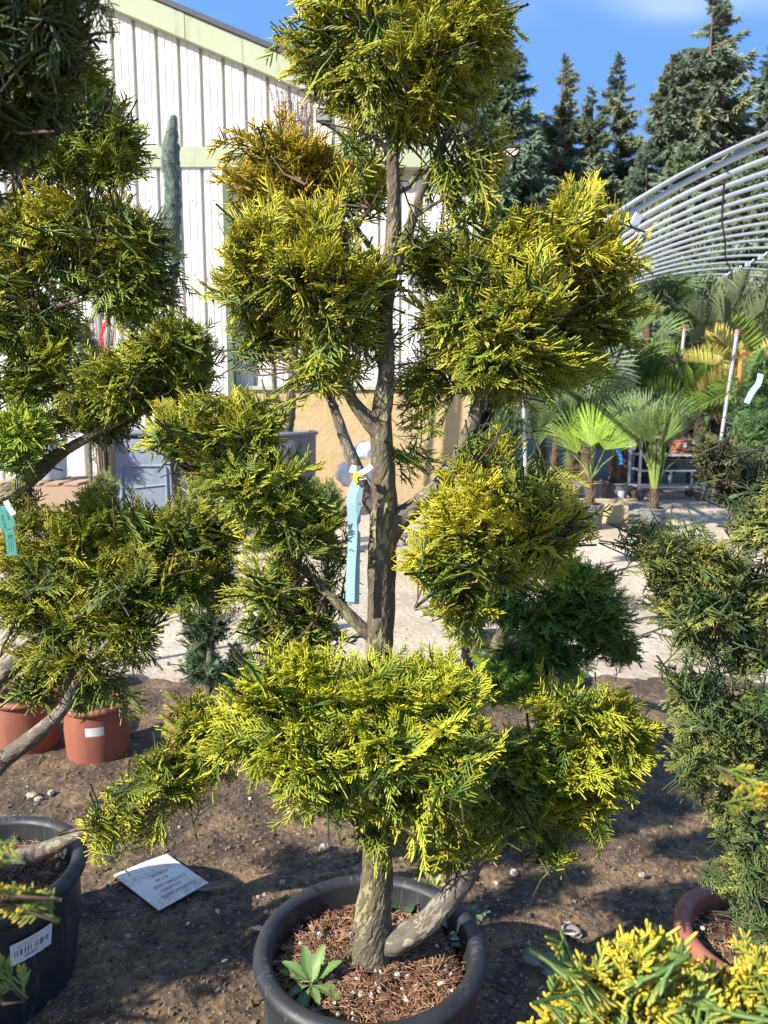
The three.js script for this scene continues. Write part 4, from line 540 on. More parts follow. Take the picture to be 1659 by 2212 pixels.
{
  // grey container tree
  const D = 11, base = V(at(615, 940, D).x, 0, -D), t = pot('large_tub', 'large dark grey tub holding a bare tree in front of the yellow wall base', base, 0.48, 1.24, 0.8, GREY_PLASTIC, { soil: 0.05, lip: 0.03, seed: 31 });
  const b = thing('bare_tree', 'leafless branching tree rising from the large grey tub to the gable', 'tree', base.clone().setY(1.18)), bo = b.position, M = BARK_GREY;
  const lb = (list, s) => part(b, s ? 'limb' : 'trunk', limbGeometry(list.map((q) => at(q[0], q[1], q[2] ?? D)), list.map((q) => q[q.length - 1] * mpp(q[1], D)), bo, { sides: 8, step: 0.06, seed: list[0][0] }), M);
  lb([[618, 935, D, 15], [626, 890, D, 13], [630, 830, D, 10], [640, 700, D, 8], [645, 500, D, 6], [640, 330, D, 4]]); lb([[616, 905, D, 7], [598, 860, D, 6], [590, 800, D, 5], [600, 600, D, 4], [610, 330, D, 2]], 1); lb([[628, 860, D, 6], [648, 790, D, 5], [665, 600, D, 4], [660, 320, D, 2.5]], 1); lb([[600, 870, D, 4], [575, 850, D, 3], [565, 820, D, 2]], 1);
  const tw = new Buf(), R = rng(55);
  for (let k = 0; k < 60; k++) { const x0 = 600 + R() * 70, y0 = 420 - R() * 130, x1 = x0 + (R() - 0.5) * 50, y1 = y0 - 60 - R() * 130, dz = (R() - 0.5) * 0.6, pts = [at(x0, y0, D + dz), at((x0 + x1) / 2 + (R() - 0.5) * 10, (y0 + y1) / 2, D + dz), at(x1, Math.max(y1, 190), D + dz)]; tw.cord(pts, 0.011, 0.004, () => [0.2, 0.12, 0.09], 4); for (let j = 0; j < 5; j++) { const f = R(), p = pts[0].clone().lerp(pts[2], f), d = V(R() - 0.5, R() * 0.6, R() - 0.5).multiplyScalar(0.25); tw.cord([p, p.clone().add(d)], 0.006, 0.004, () => [0.22, 0.13, 0.1], 3); } }
  for (const q of [[[470, 600], [455, 570], [446, 540]], [[490, 520], [470, 480], [455, 450]], [[460, 640], [447, 600], [443, 580]]]) tw.cord([at(600, 720, D), ...q.map((w) => at(w[0], w[1], D))], 0.012, 0.004, () => [0.2, 0.15, 0.12], 4);
  part(b, 'twigs', tw.build(bo), LEAF).userData.kind = 'stuff';
  const st = thing('grey_stake', 'thin grey stake standing at the left rim of the large tub', 'stake', V(at(555, 900, D - 0.4).x, 0, -(D - 0.4))); const top = at(555, 880, D - 0.4).y; part(st, 'shaft', new THREE.CylinderGeometry(0.014, 0.014, top, 8).translate(0, top / 2, 0), std({ color: col(0.35, 0.38, 0.38), roughness: 0.4, metalness: 0.6 })); part(st, 'cap', new THREE.SphereGeometry(0.02, 10, 8).translate(0, top, 0), std({ color: col(0.5, 0.5, 0.5), roughness: 0.5 }));
}
{
  // grey wheeled bin
  const D = 9, c = at(297, 1000, D), t = thing('waste_container', 'large pale grey plastic waste container with a moulded frame on its front', 'container', V(c.x, 0, -D - 0.4)), GP = std({ map: plasticMap([0.17, 0.2, 0.25], [0.3, 0.32, 0.36]), roughness: 0.5 });
  const W = 0.45, s = new THREE.Shape([[-W * 0.9, 0.18], [W * 0.9, 0.18], [W, 1.2], [-W, 1.2]].map((q) => new THREE.Vector2(...q))), g = new THREE.ExtrudeGeometry(s, { depth: 0.7, bevelEnabled: true, bevelSize: 0.03, bevelThickness: 0.03, bevelSegments: 3 }); g.translate(0, 0, -0.35); part(t, 'body', metricUV(g), GP);
  part(t, 'lid', new RoundedBoxGeometry(1.0, 0.1, 0.86, 3, 0.04).translate(0, 1.3, 0), GP); const fr = [V(-0.2, 0.3, 0.385), V(-0.2, 0.86, 0.385), V(-0.17, 0.9, 0.385), V(0.3, 0.9, 0.385), V(0.33, 0.86, 0.385), V(0.33, 0.3, 0.385)]; part(t, 'moulded_frame', new THREE.TubeGeometry(new THREE.CatmullRomCurve3(fr, false, 'catmullrom', 0.05), 60, 0.016, 8), GP); part(t, 'moulded_bar', tubeOf([V(-0.05, 0.64, 0.385), V(0.33, 0.68, 0.385)], 0.012), GP);
  for (const x of [-0.32, 0.32]) for (const z of [-0.25, 0.25]) { const w = part(t, 'wheel', new THREE.CylinderGeometry(0.09, 0.09, 0.05, 20).rotateZ(Math.PI / 2), std({ color: col(0.03, 0.03, 0.03), roughness: 0.8 })); w.position.set(x, 0.09, z); }
  const p = thing('white_bucket', 'pale blue grey bucket standing on the paving at the far left', 'bucket', V(at(105, 1000, 8).x, 0.72, -8)); p.position.y = at(105, 1035, 8).y;
  const [ba, bb] = potGeometry(0.2, 0.42, 0.8, { lip: 0.015 }); part(p, 'bucket_wall', ba, std({ color: col(0.42, 0.5, 0.56), roughness: 0.5 })); part(p, 'rim', bb, std({ color: col(0.5, 0.58, 0.62), roughness: 0.5 }));
  const bl = thing('wooden_pallet', 'worn wooden pallet stack under the pale bucket', 'pallet', V(p.position.x, 0, -8)), WD = std({ color: col(0.36, 0.25, 0.16), roughness: 0.9 }); const hP = p.position.y; for (let l = 0; l < 4; l++) { const y0 = (hP / 4) * l; for (let k = 0; k < 5; k++) part(bl, 'board', box(-0.45 + k * 0.19, -0.31 + k * 0.19, y0 + hP / 4 - 0.024, y0 + hP / 4 - 0.002, -0.4, 0.4), WD); for (const z of [-0.35, 0, 0.35]) part(bl, 'bearer', box(-0.45, 0.59, y0, y0 + hP / 4 - 0.026, z - 0.04, z + 0.04), WD); }
  // plastic wrapped sacks at the wall
  const film = new THREE.MeshPhysicalMaterial({ color: col(0.75, 0.76, 0.78), roughness: 0.25, clearcoat: 0.4 });
  const sack = (label, px, py, w, h) => { const q = at(px, py, 11.6), e = thing('plastic_sack', label, 'sack', V(q.x, q.y - h / 2, q.z)); const g = new THREE.SphereGeometry(1, 28, 20), ps = g.attributes.position; for (let i = 0; i < ps.count; i++) { const v = V(ps.getX(i), ps.getY(i), ps.getZ(i)), k = 0.8 + 0.45 * (fbm(v.x * 2.6 + 5 + px, v.y * 2.6 + v.z * 1.7 + 5, px, 3) - 0.5) + 0.12 * (fbm(v.x * 9 + 3, v.y * 9 + v.z * 7, px + 3, 2) - 0.5); ps.setXYZ(i, v.x * k * w / 2, Math.max(v.y * k, -0.75) * h / 2 + h * 0.375, v.z * k * w / 2.4); } g.computeVertexNormals(); part(e, 'crumpled_film', g, film); };
  sack('crumpled white plastic wrapped sack on top by the yellow wall', 786, 968, 0.4, 0.34); sack('crumpled clear plastic wrapped sack below, left of the trunk', 752, 1015, 0.42, 0.5); sack('crumpled white plastic sack low behind the main trunk', 800, 1030, 0.5, 0.5);
}

// ---------------------------------------------------------------- ground things: the paper sign, weeds, leaves, stones
{
  const q = [[450, 1906], [343, 1966], [245, 1890], [360, 1844]].map((w) => gnd(w[0], w[1], 0.035)), c = q[0].clone().add(q[2]).multiplyScalar(0.5);
  const t = canvasTex(1024, 900, (x, w, h) => {
    x.fillStyle = '#cfcdc6'; x.fillRect(0, 0, w, h); const R = rng(14);
    for (let k = 0; k < 500; k++) { x.fillStyle = `rgba(${90 + R() * 60},${70 + R() * 45},${45 + R() * 35},${0.03 + R() * 0.08})`; x.beginPath(); x.ellipse(R() * w, R() * R() * h * 0.4 + (R() > 0.5 ? h * 0.62 : 0) + R() * 80, 10 + R() * 60, 6 + R() * 30, R() * 3, 0, 7); x.fill(); }
    for (let k = 0; k < 260; k++) { x.fillStyle = `rgba(40,28,18,${0.4 + R() * 0.5})`; x.beginPath(); x.ellipse(R() * w, R() * h, 1 + R() * R() * 9, 1 + R() * 4, R() * 3, 0, 7); x.fill(); }
    x.fillStyle = '#17171c'; x.save(); x.transform(1, 0.02, -0.05, 1, 0, 0); x.font = 'bold 76px sans-serif'; x.fillText('CUPRESSOCYPARIS', 130, 170); x.fillText('LEYLANDII', 330, 270); x.fillText('CASTLEWELLAND', 150, 370); x.fillText('ALT 65', 400, 480); x.fillText('H200/230', 300, 590); x.restore();
  });
  const g = new THREE.BufferGeometry(), N = 12, p = [], uv = [], idx = []; // corners: text top-left, top-right, bottom-right, bottom-left
  for (const dy of [0, -0.003]) for (let j = 0; j <= N; j++) for (let i = 0; i <= N; i++) { const u = i / N, v = j / N, a = q[0].clone().lerp(q[1], u), b = q[3].clone().lerp(q[2], u), w = a.lerp(b, v).sub(c); p.push(w.x, w.y + dy + 0.004 * Math.sin(u * 3) * (v - 0.3), w.z); uv.push(u, 1 - v); }
  const K = (N + 1) ** 2; for (let l = 0; l < 2; l++) for (let j = 0; j < N; j++) for (let i = 0; i < N; i++) { const o = l * K + j * (N + 1) + i; idx.push(o, o + 1, o + N + 1, o + 1, o + N + 2, o + N + 1); }
  g.setAttribute('position', new THREE.Float32BufferAttribute(p, 3)); g.setAttribute('uv', new THREE.Float32BufferAttribute(uv, 2)); g.setIndex(idx); g.computeVertexNormals();
  const s = thing('paper_sign', 'dirty white handwritten sheet lying flat on the soil between the tubs', 'sign', c); part(s, 'sheet', g, std({ map: t, roughness: 0.35, side: THREE.DoubleSide }));
}
function leafShape(L, W, o = {}) {                                        // one broad leaf as a curved sheet, base at the origin, along +z, rising
  const { lift = 0.6, curl = 0.9, teeth = 0, c0 = [0.06, 0.11, 0.03], c1 = [0.12, 0.2, 0.05], neck = 0.3 } = o, n = 14, b = new Buf(); let prev = null;
  for (let k = 0; k <= n; k++) { const f = k / n, w = W * (f < neck ? 0.12 + 0.5 * f / neck * (f / neck) : 1) * Math.pow(Math.sin(Math.PI * Math.min(1, 0.12 + f * 0.86)), 0.75) * (1 + teeth * (k % 2 ? 1 : -1)), z = L * f * Math.cos(lift - curl * f * 0.5), y = L * Math.sin(lift) * f - curl * L * 0.5 * f * f; const row = [[-1, 0.22], [-0.5, 0.04], [0, 0], [0.5, 0.04], [1, 0.22]].map(([a, e]) => b.vert(V(a * w / 2, y + e * w * 0.5, z), mix3(Math.abs(a) < 0.1 ? c1.map((q) => q * 1.35) : c0, c1, f))); if (prev) for (let s = 0; s < 4; s++) b.i.push(prev[s], prev[s + 1], row[s], prev[s + 1], row[s + 1], row[s]); prev = row; }
  return b.build();
}
{
  const wp = gnd(672, 2128, 0.32), t = thing('rosette_weed', 'green toothed-leaf weed growing at the near left rim of the foremost tub', 'weed', wp);
  for (const [a, L, W, l, c] of [[-2.1, 0.09, 0.03, 0.35, 0.7], [-1.2, 0.07, 0.024, 0.2, 1.1], [-0.35, 0.09, 0.028, 0.0, 1.0], [1.1, 0.1, 0.034, 0.3, 0.9], [2.0, 0.085, 0.032, 0.8, 0.6], [2.7, 0.09, 0.03, 1.0, 0.4], [3.5, 0.085, 0.034, 1.0, 0.4], [4.1, 0.09, 0.03, 0.6, 0.7], [2.3, 0.05, 0.02, 1.1, 0.2], [0.4, 0.06, 0.02, 0.3, 0.8]]) { const m = part(t, 'leaf', leafShape(L, W, { lift: l, curl: c, teeth: 0.1 }), LEAF); m.rotation.y = a; }
  const u = thing('broadleaf_weed', 'round dark green leaves of a weed behind the main stem in the tub', 'weed', gnd(870, 1960, 0.3)); for (const [a, L] of [[0.3, 0.06], [1.6, 0.07], [-1.2, 0.05], [2.9, 0.06], [4.1, 0.05]]) part(u, 'leaf', leafShape(L, 0.05, { lift: 0.7, curl: 0.6, c0: [0.03, 0.06, 0.025], c1: [0.05, 0.09, 0.035] }), LEAF).rotation.y = a;
  const w = thing('seedling', 'bright yellow green seedling with pointed leaves beside the side limb', 'weed', gnd(940, 1955, 0.3)); for (const [a, L, l] of [[0.8, 0.05, 0.8], [2.2, 0.045, 1.1], [3.9, 0.05, 0.8], [5.2, 0.045, 0.9], [1.5, 0.03, 1.4]]) { const m = part(w, 'leaf', leafShape(L, 0.02, { lift: l, curl: 0.4, c0: [0.2, 0.22, 0.05], c1: [0.3, 0.3, 0.08] }), LEAF); m.rotation.y = a; m.position.y = 0.05; } part(w, 'stem', new THREE.CylinderGeometry(0.003, 0.004, 0.06, 6).translate(0, 0.03, 0), std({ color: col(0.2, 0.2, 0.06), roughness: 0.8 }));
  const x = thing('trailing_weed', 'grey green trailing weed at the back right of the foremost tub', 'weed', gnd(990, 2020, 0.3)); const R = rng(41); for (let k = 0; k < 26; k++) { const m = part(x, 'leaf', leafShape(0.028, 0.018, { lift: 0.4 + R(), c0: [0.05, 0.09, 0.05], c1: [0.1, 0.15, 0.08] }), LEAF); m.rotation.y = R() * 6.3; m.position.set((R() - 0.5) * 0.14, R() * 0.05, (R() - 0.5) * 0.16); }
  const y = thing('fallen_leaf', 'grey green fallen leaf cluster lying on the soil right of the tub', 'leaf', gnd(1175, 2090, 0.03)); for (const [a, L] of [[2.4, 0.07], [-2.2, 0.065], [0.4, 0.06]]) part(y, 'leaf', leafShape(L, 0.045, { lift: 0.25, curl: 0.35, c0: [0.07, 0.1, 0.06], c1: [0.11, 0.15, 0.09] }), LEAF).rotation.y = a;
  const dry = (label, px, py, L, a, c) => { const d = thing('dry_leaf', label, 'leaf', gnd(px, py, 0.03)); part(d, 'leaf', leafShape(L, L * 0.4, { lift: 0.15, curl: 0.2, c0: c, c1: c.map((z) => z * 1.2) }), LEAF).rotation.y = a; };
  dry('pale dry leaf on the soil at the left rim of the foremost tub', 540, 2004, 0.06, 1.3, [0.3, 0.22, 0.15]); dry('curled brown leaf beside the lower corner of the paper sheet', 420, 1925, 0.09, 1.8, [0.09, 0.06, 0.04]); dry('small pale dry leaf on the soil below the paper', 475, 2080, 0.025, 2.2, [0.4, 0.34, 0.26]); dry('tan dry leaf on the soil between paper and tub', 468, 1962, 0.03, 0.4, [0.38, 0.28, 0.17]); dry('pale bent leaf on the soil right of the tub', 1215, 1990, 0.05, 0.8, [0.3, 0.25, 0.2]);
  // stones one can pick out
  [[70, 1718, 0.03], [85, 1725, 0.022], [110, 1712, 0.02], [640, 1668, 0.02], [648, 1750, 0.018], [700, 1830, 0.026], [1270, 1715, 0.022], [1338, 1718, 0.015], [1110, 1885, 0.02], [1015, 1892, 0.022], [1387, 1890, 0.016], [610, 1905, 0.015], [1235, 2010, 0.035], [1345, 1530, 0.03], [1370, 1510, 0.035]].forEach(([x, y, s], k) => { const o = new THREE.Mesh(PEB[k % 2], std({ color: col(0.3, 0.26, 0.21), roughness: 0.9 })); o.name = numbered('stone'); o.position.copy(gnd(x, y, 0.03)); o.scale.setScalar(s * 0.8); o.rotation.y = k; shade(o); scene.add(o); tag(o, 'small pale loose stone lying on the brown soil', 'stone', 'loose stones on the soil'); });
  // clods and grit of the soil
  const R2 = rng(501), m = [[], []], c = [[], []];
  for (let k = 0; k < 11000; k++) { const py = 1490 + R2() * 760, px = -120 + R2() * 1900, g = gnd(px, py), s = 0.0016 + Math.pow(R2(), 6) * 0.009; if (-g.z > EDGE - 0.05) continue; const h = 0.016 + (fbm(g.x * 2.2, g.z * 2.2, 101, 3) - 0.5) * 0.03 + (fbm(g.x * 14, g.z * 14, 105, 4) - 0.5) * 0.022 + (fbm(g.x * 45, g.z * 45, 109, 2) - 0.5) * 0.008; const i = k % 2; m[i].push(new THREE.Matrix4().compose(V(g.x, Math.max(h, 0.003) + s * 0.25, g.z), randQ(R2), V(s, s, s))); const v = 0.45 + R2() * 0.9, pale = R2() > 0.95; c[i].push(pale ? col(0.42 * v, 0.36 * v, 0.28 * v) : col(0.15 * v, 0.1 * v, 0.056 * v)); }
  for (const i of [0, 1]) inst(scene, 'soil_clods', PEB[i], PEBBLE, m[i], c[i]);
  const e = [], f = []; for (let k = 0; k < 900; k++) { const py = 1150 + R2() * 360, px = R2() * 1659, g = gnd(px, py), s = 0.003 + Math.pow(R2(), 5) * 0.018; e.push(new THREE.Matrix4().compose(V(g.x, s * 0.3, g.z), randQ(R2), V(s, s, s))); const v = 0.6 + R2() * 0.5; f.push(col(0.4 * v, 0.34 * v, 0.27 * v)); } inst(scene, 'gravel', PEB[1], PEBBLE, e, f);
}

// ---------------------------------------------------------------- bare tunnel frame of galvanised hoops
const GALV = std({ map: tex(256, 0.5, (u, v) => { const n = fbm(u * 14, v * 14, 161, 4, 14); return lin(mix3([0.42, 0.44, 0.46], [0.58, 0.6, 0.63], n)); }), roughness: 0.42, metalness: 0.55 });
{
  const H = 2.9, off = (k) => 1 / (0.00143 + 0.000153 * k), base = V(3, 0, -12), t = thing('tunnel_frame', 'bare galvanised steel hoop frame of an uncovered tunnel on the right', 'greenhouse frame', base);
  const info = []; for (let k = 0; k < 18; k++) { const o = off(k), D = H * FPX / o, vp = [1040, 873], px = vp[0] + o * (137 / 73), py = 873 - o - 0; info.push({ D, crest: at(px, py + 0, D), m: H }); }
  // hoops share one section: shallow circle of radius 2.5 H springing at 1.6 H either side
  const Rr = 2.5 * H, U = 1.62 * H, arc = (k, lift = 0) => { const c = info[k].crest, pts = []; for (let i = 0; i <= 36; i++) { const u = lerp(-U, U, i / 36); pts.push(V(c.x + u, c.y - (Rr - Math.sqrt(Rr * Rr - u * u)) + lift, c.z)); } return pts; };
  const local = (p) => p.clone().sub(base);
  for (let k = 0; k < 18; k++) { const pts = arc(k).map(local); part(t, 'hoop', new THREE.TubeGeometry(new THREE.CatmullRomCurve3(pts), 60, 0.026, 10), GALV);
    if (k === 0) for (const [dz, r] of [[0.05, 0.02], [0.1, 0.014]]) part(t, 'clip_rail', new THREE.TubeGeometry(new THREE.CatmullRomCurve3(arc(0, 0.05).map((p) => local(p).add(V(0, 0.03, dz)))), 60, r, 8), GALV);
    if (k > 8) { const c = local(info[k].crest), f = part(t, 'purlin_clamp', new RoundedBoxGeometry(0.1, 0.08, 0.08, 2, 0.015), GALV); f.position.set(c.x, c.y - 0.05, c.z); part(t, 'clamp_bolt', tubeOf([V(c.x, c.y - 0.06, c.z), V(c.x + 0.1, c.y + 0.05, c.z + 0.05)], 0.012, 6, 4), GALV); } }
  for (const s of [-1, 1]) { const e = [0, 17].map((k) => local(info[k].crest).add(V(s * U, -(Rr - Math.sqrt(Rr * Rr - U * U)) - 0.03, 0))); part(t, 'gutter_beam', tubeOf([e[0], e[0].clone().lerp(e[1], 0.5), e[1]], 0.035), GALV); for (const k of s < 0 ? [10, 17] : [0, 5, 10, 17]) { const q = local(info[k].crest).add(V(s * U, 0, 0)), top = e[0].y + 0.04; part(t, 'post', new THREE.CylinderGeometry(0.03, 0.03, top, 10).translate(q.x, top / 2, q.z), GALV); } }
  // clamp on the first hoop
  { const o = at(1373, 478, info[0].D - 0.1), c = thing('rail_clamp', 'steel bolt clamp fixed to the nearest hoop of the tunnel frame', 'clamp', o); part(c, 'plate', new RoundedBoxGeometry(0.08, 0.13, 0.03, 2, 0.008), GALV).rotation.z = -0.5; part(c, 'bolt', new THREE.CylinderGeometry(0.025, 0.025, 0.1, 12).rotateX(Math.PI / 2), GALV).position.set(-0.03, -0.03, 0.04); part(c, 'nut', new THREE.CylinderGeometry(0.035, 0.035, 0.03, 6).rotateX(Math.PI / 2), GALV).position.set(-0.03, -0.03, 0.05); part(c, 'hook', tubeOf([V(-0.03, -0.05, 0.02), V(0.01, -0.1, 0.02), V(-0.04, -0.15, 0.02)], 0.012, 8, 12), GALV); }
  const w = thing('black_cable', 'thin black cable dangling across the tunnel hoops', 'cable', at(1570, 450, 7)), pts = [[1613, 340, 7.4], [1605, 322, 7.3], [1590, 330, 7.3], [1570, 370, 7.6], [1562, 430, 8.4], [1560, 480, 9.4], [1566, 520, 10.5], [1568, 560, 12], [1580, 590, 13.5], [1582, 606, 14]].map((q) => at(...q).sub(w.position)); part(w, 'wire', new THREE.TubeGeometry(new THREE.CatmullRomCurve3(pts), 70, 0.011, 6), std({ color: col(0.025, 0.03, 0.028), roughness: 0.6 }));
}

// ---------------------------------------------------------------- palms
const greenFan = (a, b) => (f) => mix3(a, b, f);
function fanLeaf(seed, { n = 24, L = 0.46, span = 2.7, c = greenFan([0.05, 0.09, 0.025], [0.1, 0.16, 0.05]), droop = 0.3, pet = 0.5, fold = 0.3 } = {}) {   // petiole along +y from the origin, fan at its end
  const b = new Buf(), R = rng(seed), hub = V(0, pet, -0.05 * pet);
  b.cord([V(0, 0, 0), V(0, pet * 0.5, 0.02), hub], 0.012, 0.007, () => [0.16, 0.22, 0.06], 4);
  for (let k = 0; k < n; k++) { const a = lerp(-span / 2, span / 2, k / (n - 1)), l = L * (0.8 + 0.2 * Math.cos(a)) * (0.92 + R() * 0.16), d = V(Math.sin(a), Math.cos(a), 0.3 * Math.cos(a * 2) - 0.05 + (R() - 0.5) * 0.12), P = (t) => V().copy(hub).addScaledVector(d, l * t).add(V(0, -droop * l * 0.3 * t * t * t, -droop * l * t * t * (0.6 + R() * 0.3))); const w = 0.4 * L * span / n; b.blade([P(0.02), P(0.3), P(0.6), P(0.85), P(1)], w * 0.16, w * 0.55, w * 0.05, V(0, -0.2, 1).normalize(), (f) => c(f), fold); }
  return b.build();
}
function pinnateLeaf(seed, { n = 34, L = 1.5, l = 0.4, c = greenFan([0.1, 0.13, 0.06], [0.2, 0.24, 0.12]), arch = 0.5, ang = 0.9 } = {}) {
  const b = new Buf(), R = rng(seed), ax = (t) => V(0, L * t * (1 - 0.18 * arch * t * t), -arch * L * 0.55 * t * t);
  b.cord([0, 0.25, 0.5, 0.75, 1].map(ax), 0.014, 0.004, () => [0.2, 0.22, 0.08], 4);
  for (let k = 0; k < n; k++) for (const s of [1, -1]) { const t = 0.14 + 0.84 * k / n, a = ang * (1.1 - 0.5 * t) + (R() - 0.5) * 0.2, len = l * Math.pow(Math.sin(Math.PI * (0.12 + 0.8 * t)), 0.6) * (0.85 + R() * 0.3), o = ax(t), d = V(Math.sin(a) * s, Math.cos(a), 0.45 + (R() - 0.5) * 0.2).normalize(); b.blade([o, o.clone().addScaledVector(d, len * 0.5), o.clone().addScaledVector(d, len).add(V(0, 0, -0.05 * len))], 0.008, 0.014, 0.002, V(-s * 0.3, 0, 1).normalize(), c, 0.2); }
  return b.build();
}
const FIBRE = std({ map: barkMap([0.13, 0.075, 0.04], [0.26, 0.16, 0.09], [0.2, 0.14, 0.08], 0.2), bumpMap: barkBump, bumpScale: 0.012, roughness: 1 });
const FANS = [1, 2, 3].map((k) => fanLeaf(k)), FANS_BRIGHT = [4, 5].map((k) => fanLeaf(k, { c: greenFan([0.14, 0.24, 0.02], [0.28, 0.42, 0.04]), droop: 0.1, span: 1.9, fold: 0.4 })), FANS_GREY = [6, 7].map((k) => fanLeaf(k, { c: greenFan([0.07, 0.1, 0.06], [0.14, 0.18, 0.11]), droop: 0.45 })), FANS_UP = [8, 9].map((k) => fanLeaf(k, { c: greenFan([0.08, 0.13, 0.03], [0.17, 0.25, 0.07]), span: 1.3, droop: 0.3, L: 0.5 }));
function palm(label, base, { h = 0.3, r = 0.06, n = 10, set = FANS, size = 1, tilt0 = 0.15, tilt1 = 1.0, seed = 1, lean = 0, name = 'fan_palm', group } = {}) {
  const t = thing(name, label, 'palm', base, group), R = rng(seed * 31 + 7), top = V(lean, h, 0);
  part(t, 'trunk', limbGeometry([V(0, 0, 0), V(lean * 0.4, h * 0.5, 0), top.clone().add(V(0, 0.05, 0))], [r * 1.15, r, r * 0.7], null, { sides: 14, step: 0.03, rough: 0.4, seed }), FIBRE);
  const fb = new Buf(); for (let k = 0; k < 26; k++) { const a = R() * 6.3, y = R() * h; fb.cord([V(Math.cos(a) * r + lean * y / h, y, Math.sin(a) * r), V(Math.cos(a) * r * 1.5 + lean * y / h, y + 0.06 + R() * 0.06, Math.sin(a) * r * 1.5)], 0.006, 0.003, () => [0.2, 0.11, 0.06], 3); } part(t, 'leaf_base_stubs', fb.build(), LEAF).userData.kind = 'stuff';
  for (let k = 0; k < n; k++) { const m = part(t, 'frond', set[k % set.length], LEAF), az = k * 2.4 + R() * 0.6, ti = lerp(tilt0, tilt1, k / Math.max(1, n - 1)) + (R() - 0.5) * 0.12, s = size * (0.85 + R() * 0.3); m.position.copy(top); m.rotation.set(0, 0, 0); m.quaternion.setFromEuler(new THREE.Euler(0, az, 0)).multiply(new THREE.Quaternion().setFromEuler(new THREE.Euler(-ti, 0, 0))).multiply(new THREE.Quaternion().setFromEuler(new THREE.Euler(0, (R() - 0.5) * 2.2, 0))); m.scale.setScalar(s); }
  return t;
}
function pottedPalm(plabel, tlabel, px, py, R0, h0, o) { const b = gnd(px, py); pot('nursery_pot', plabel, b, R0, h0, 0.78, GREY_PLASTIC, { soil: 0.04, lip: 0.014, seed: px }); return palm(tlabel, b.clone().setY(h0 - 0.05), o); }
pottedPalm('grey nursery pot in front, holding the fan palm with the bright leaf', 'young fan palm with one bright yellow green pleated leaf in front', 1272, 1142, 0.19, 0.33, { h: 0.35, r: 0.05, n: 9, set: [...FANS_BRIGHT, FANS[0]], size: 0.95, tilt0: 0.02, tilt1: 0.8, seed: 3 });
const tied = pottedPalm('grey nursery pot on its own at the right, holding the tied palm', 'young palm with its stalks tied into a bundle by white tape', 1410, 1144, 0.165, 0.29, { h: 0.35, r: 0.05, n: 22, set: FANS_UP, size: 1.15, tilt0: 0.04, tilt1: 0.6, seed: 5 });
{ const m = part(tied, 'white_tape', new THREE.TorusGeometry(0.1, 0.018, 8, 24).rotateX(Math.PI / 2), PAPER); m.position.y = 0.97; m.rotation.z = 0.15; const s = new Buf(), R = rng(4); for (let k = 0; k < 26; k++) { const a = R() * 6.3; s.cord([V(Math.cos(a) * 0.04, 0.3, Math.sin(a) * 0.04), V(Math.cos(a) * 0.1, 0.65, Math.sin(a) * 0.1), V(Math.cos(a) * 0.085, 0.97, Math.sin(a) * 0.085), V(Math.cos(a) * 0.2, 1.3, Math.sin(a) * 0.2)], 0.012, 0.007, () => [0.17, 0.24, 0.05], 4); } part(tied, 'tied_stalks', s.build(), LEAF); }
pottedPalm('tall dark nursery pot behind the bright-leaved palm', 'brown-trunked fan palm behind the bright-leaved palm', 1262, 1108, 0.25, 0.5, { h: 0.6, r: 0.09, n: 11, set: FANS, size: 1.1, seed: 7 });
const potT = pottedPalm('dark nursery pot with a white label beside the timber block', 'fan palm with a bright blue tag in the white-labelled pot', 1325, 1100, 0.22, 0.42, { h: 0.5, r: 0.07, n: 10, set: FANS_GREY, size: 1.05, seed: 9, tilt1: 0.7 });
pottedPalm('dark nursery pot at the left of the palm group, half hidden by foliage', 'shaggy fan palm at the left of the palm group', 1228, 1108, 0.2, 0.42, { h: 0.55, r: 0.08, n: 10, set: FANS, size: 1.05, seed: 11 });
pottedPalm('dark nursery pot at the far left of the palm group', 'slender fan palm leaning at the far left of the palm group', 1192, 1092, 0.2, 0.42, { h: 0.75, r: 0.06, n: 10, set: FANS_GREY, size: 1.15, seed: 13, lean: 0.04 });
pottedPalm('dark nursery pot at the back of the palm group', 'tall fan palm with broad grey green leaves at the back of the palm group', 1240, 1075, 0.24, 0.45, { h: 1.0, r: 0.09, n: 13, set: FANS_GREY, size: 1.7, seed: 15 });
pottedPalm('dark nursery pot behind the dark shrub', 'tall fan palm with long raised leaves just right of the foremost crown', 1165, 1072, 0.24, 0.45, { h: 1.0, r: 0.09, n: 13, set: FANS_UP, size: 1.8, seed: 17 });
const far = (label, px, py, D, o) => { const c = at(px, py, D); return palm(label, V(c.x, 0, c.z), { h: c.y, ...o }); };
far('dark fan palm under the tunnel hoops at left', 1400, 690, 17, { r: 0.12, n: 18, set: FANS, size: 1.6, seed: 21, tilt1: 1.5 });
far('fan palm with a pale dry leaf under the lowest tunnel hoop', 1462, 680, 18, { r: 0.13, n: 18, set: [...FANS, ...FANS_GREY], size: 1.4, seed: 22, tilt1: 1.5 });
far('fan palm with yellow green leaves behind the tied palm', 1350, 800, 14, { r: 0.1, n: 14, set: FANS_UP, size: 1.4, seed: 23, tilt1: 1.2 });
const PINN = [1, 2].map((k) => pinnateLeaf(k)), PINN_G = [3, 4].map((k) => pinnateLeaf(k, { c: greenFan([0.09, 0.16, 0.02], [0.2, 0.3, 0.04]) })), PINN_Y = [5].map((k) => pinnateLeaf(k, { c: greenFan([0.28, 0.24, 0.05], [0.5, 0.42, 0.1]), arch: 0.9 }));
far('big feathery grey green date palm under the tunnel hoops', 1560, 760, 17, { name: 'feather_palm', r: 0.17, n: 34, set: PINN, size: 1.15, seed: 31, tilt0: 0.05, tilt1: 1.5 });
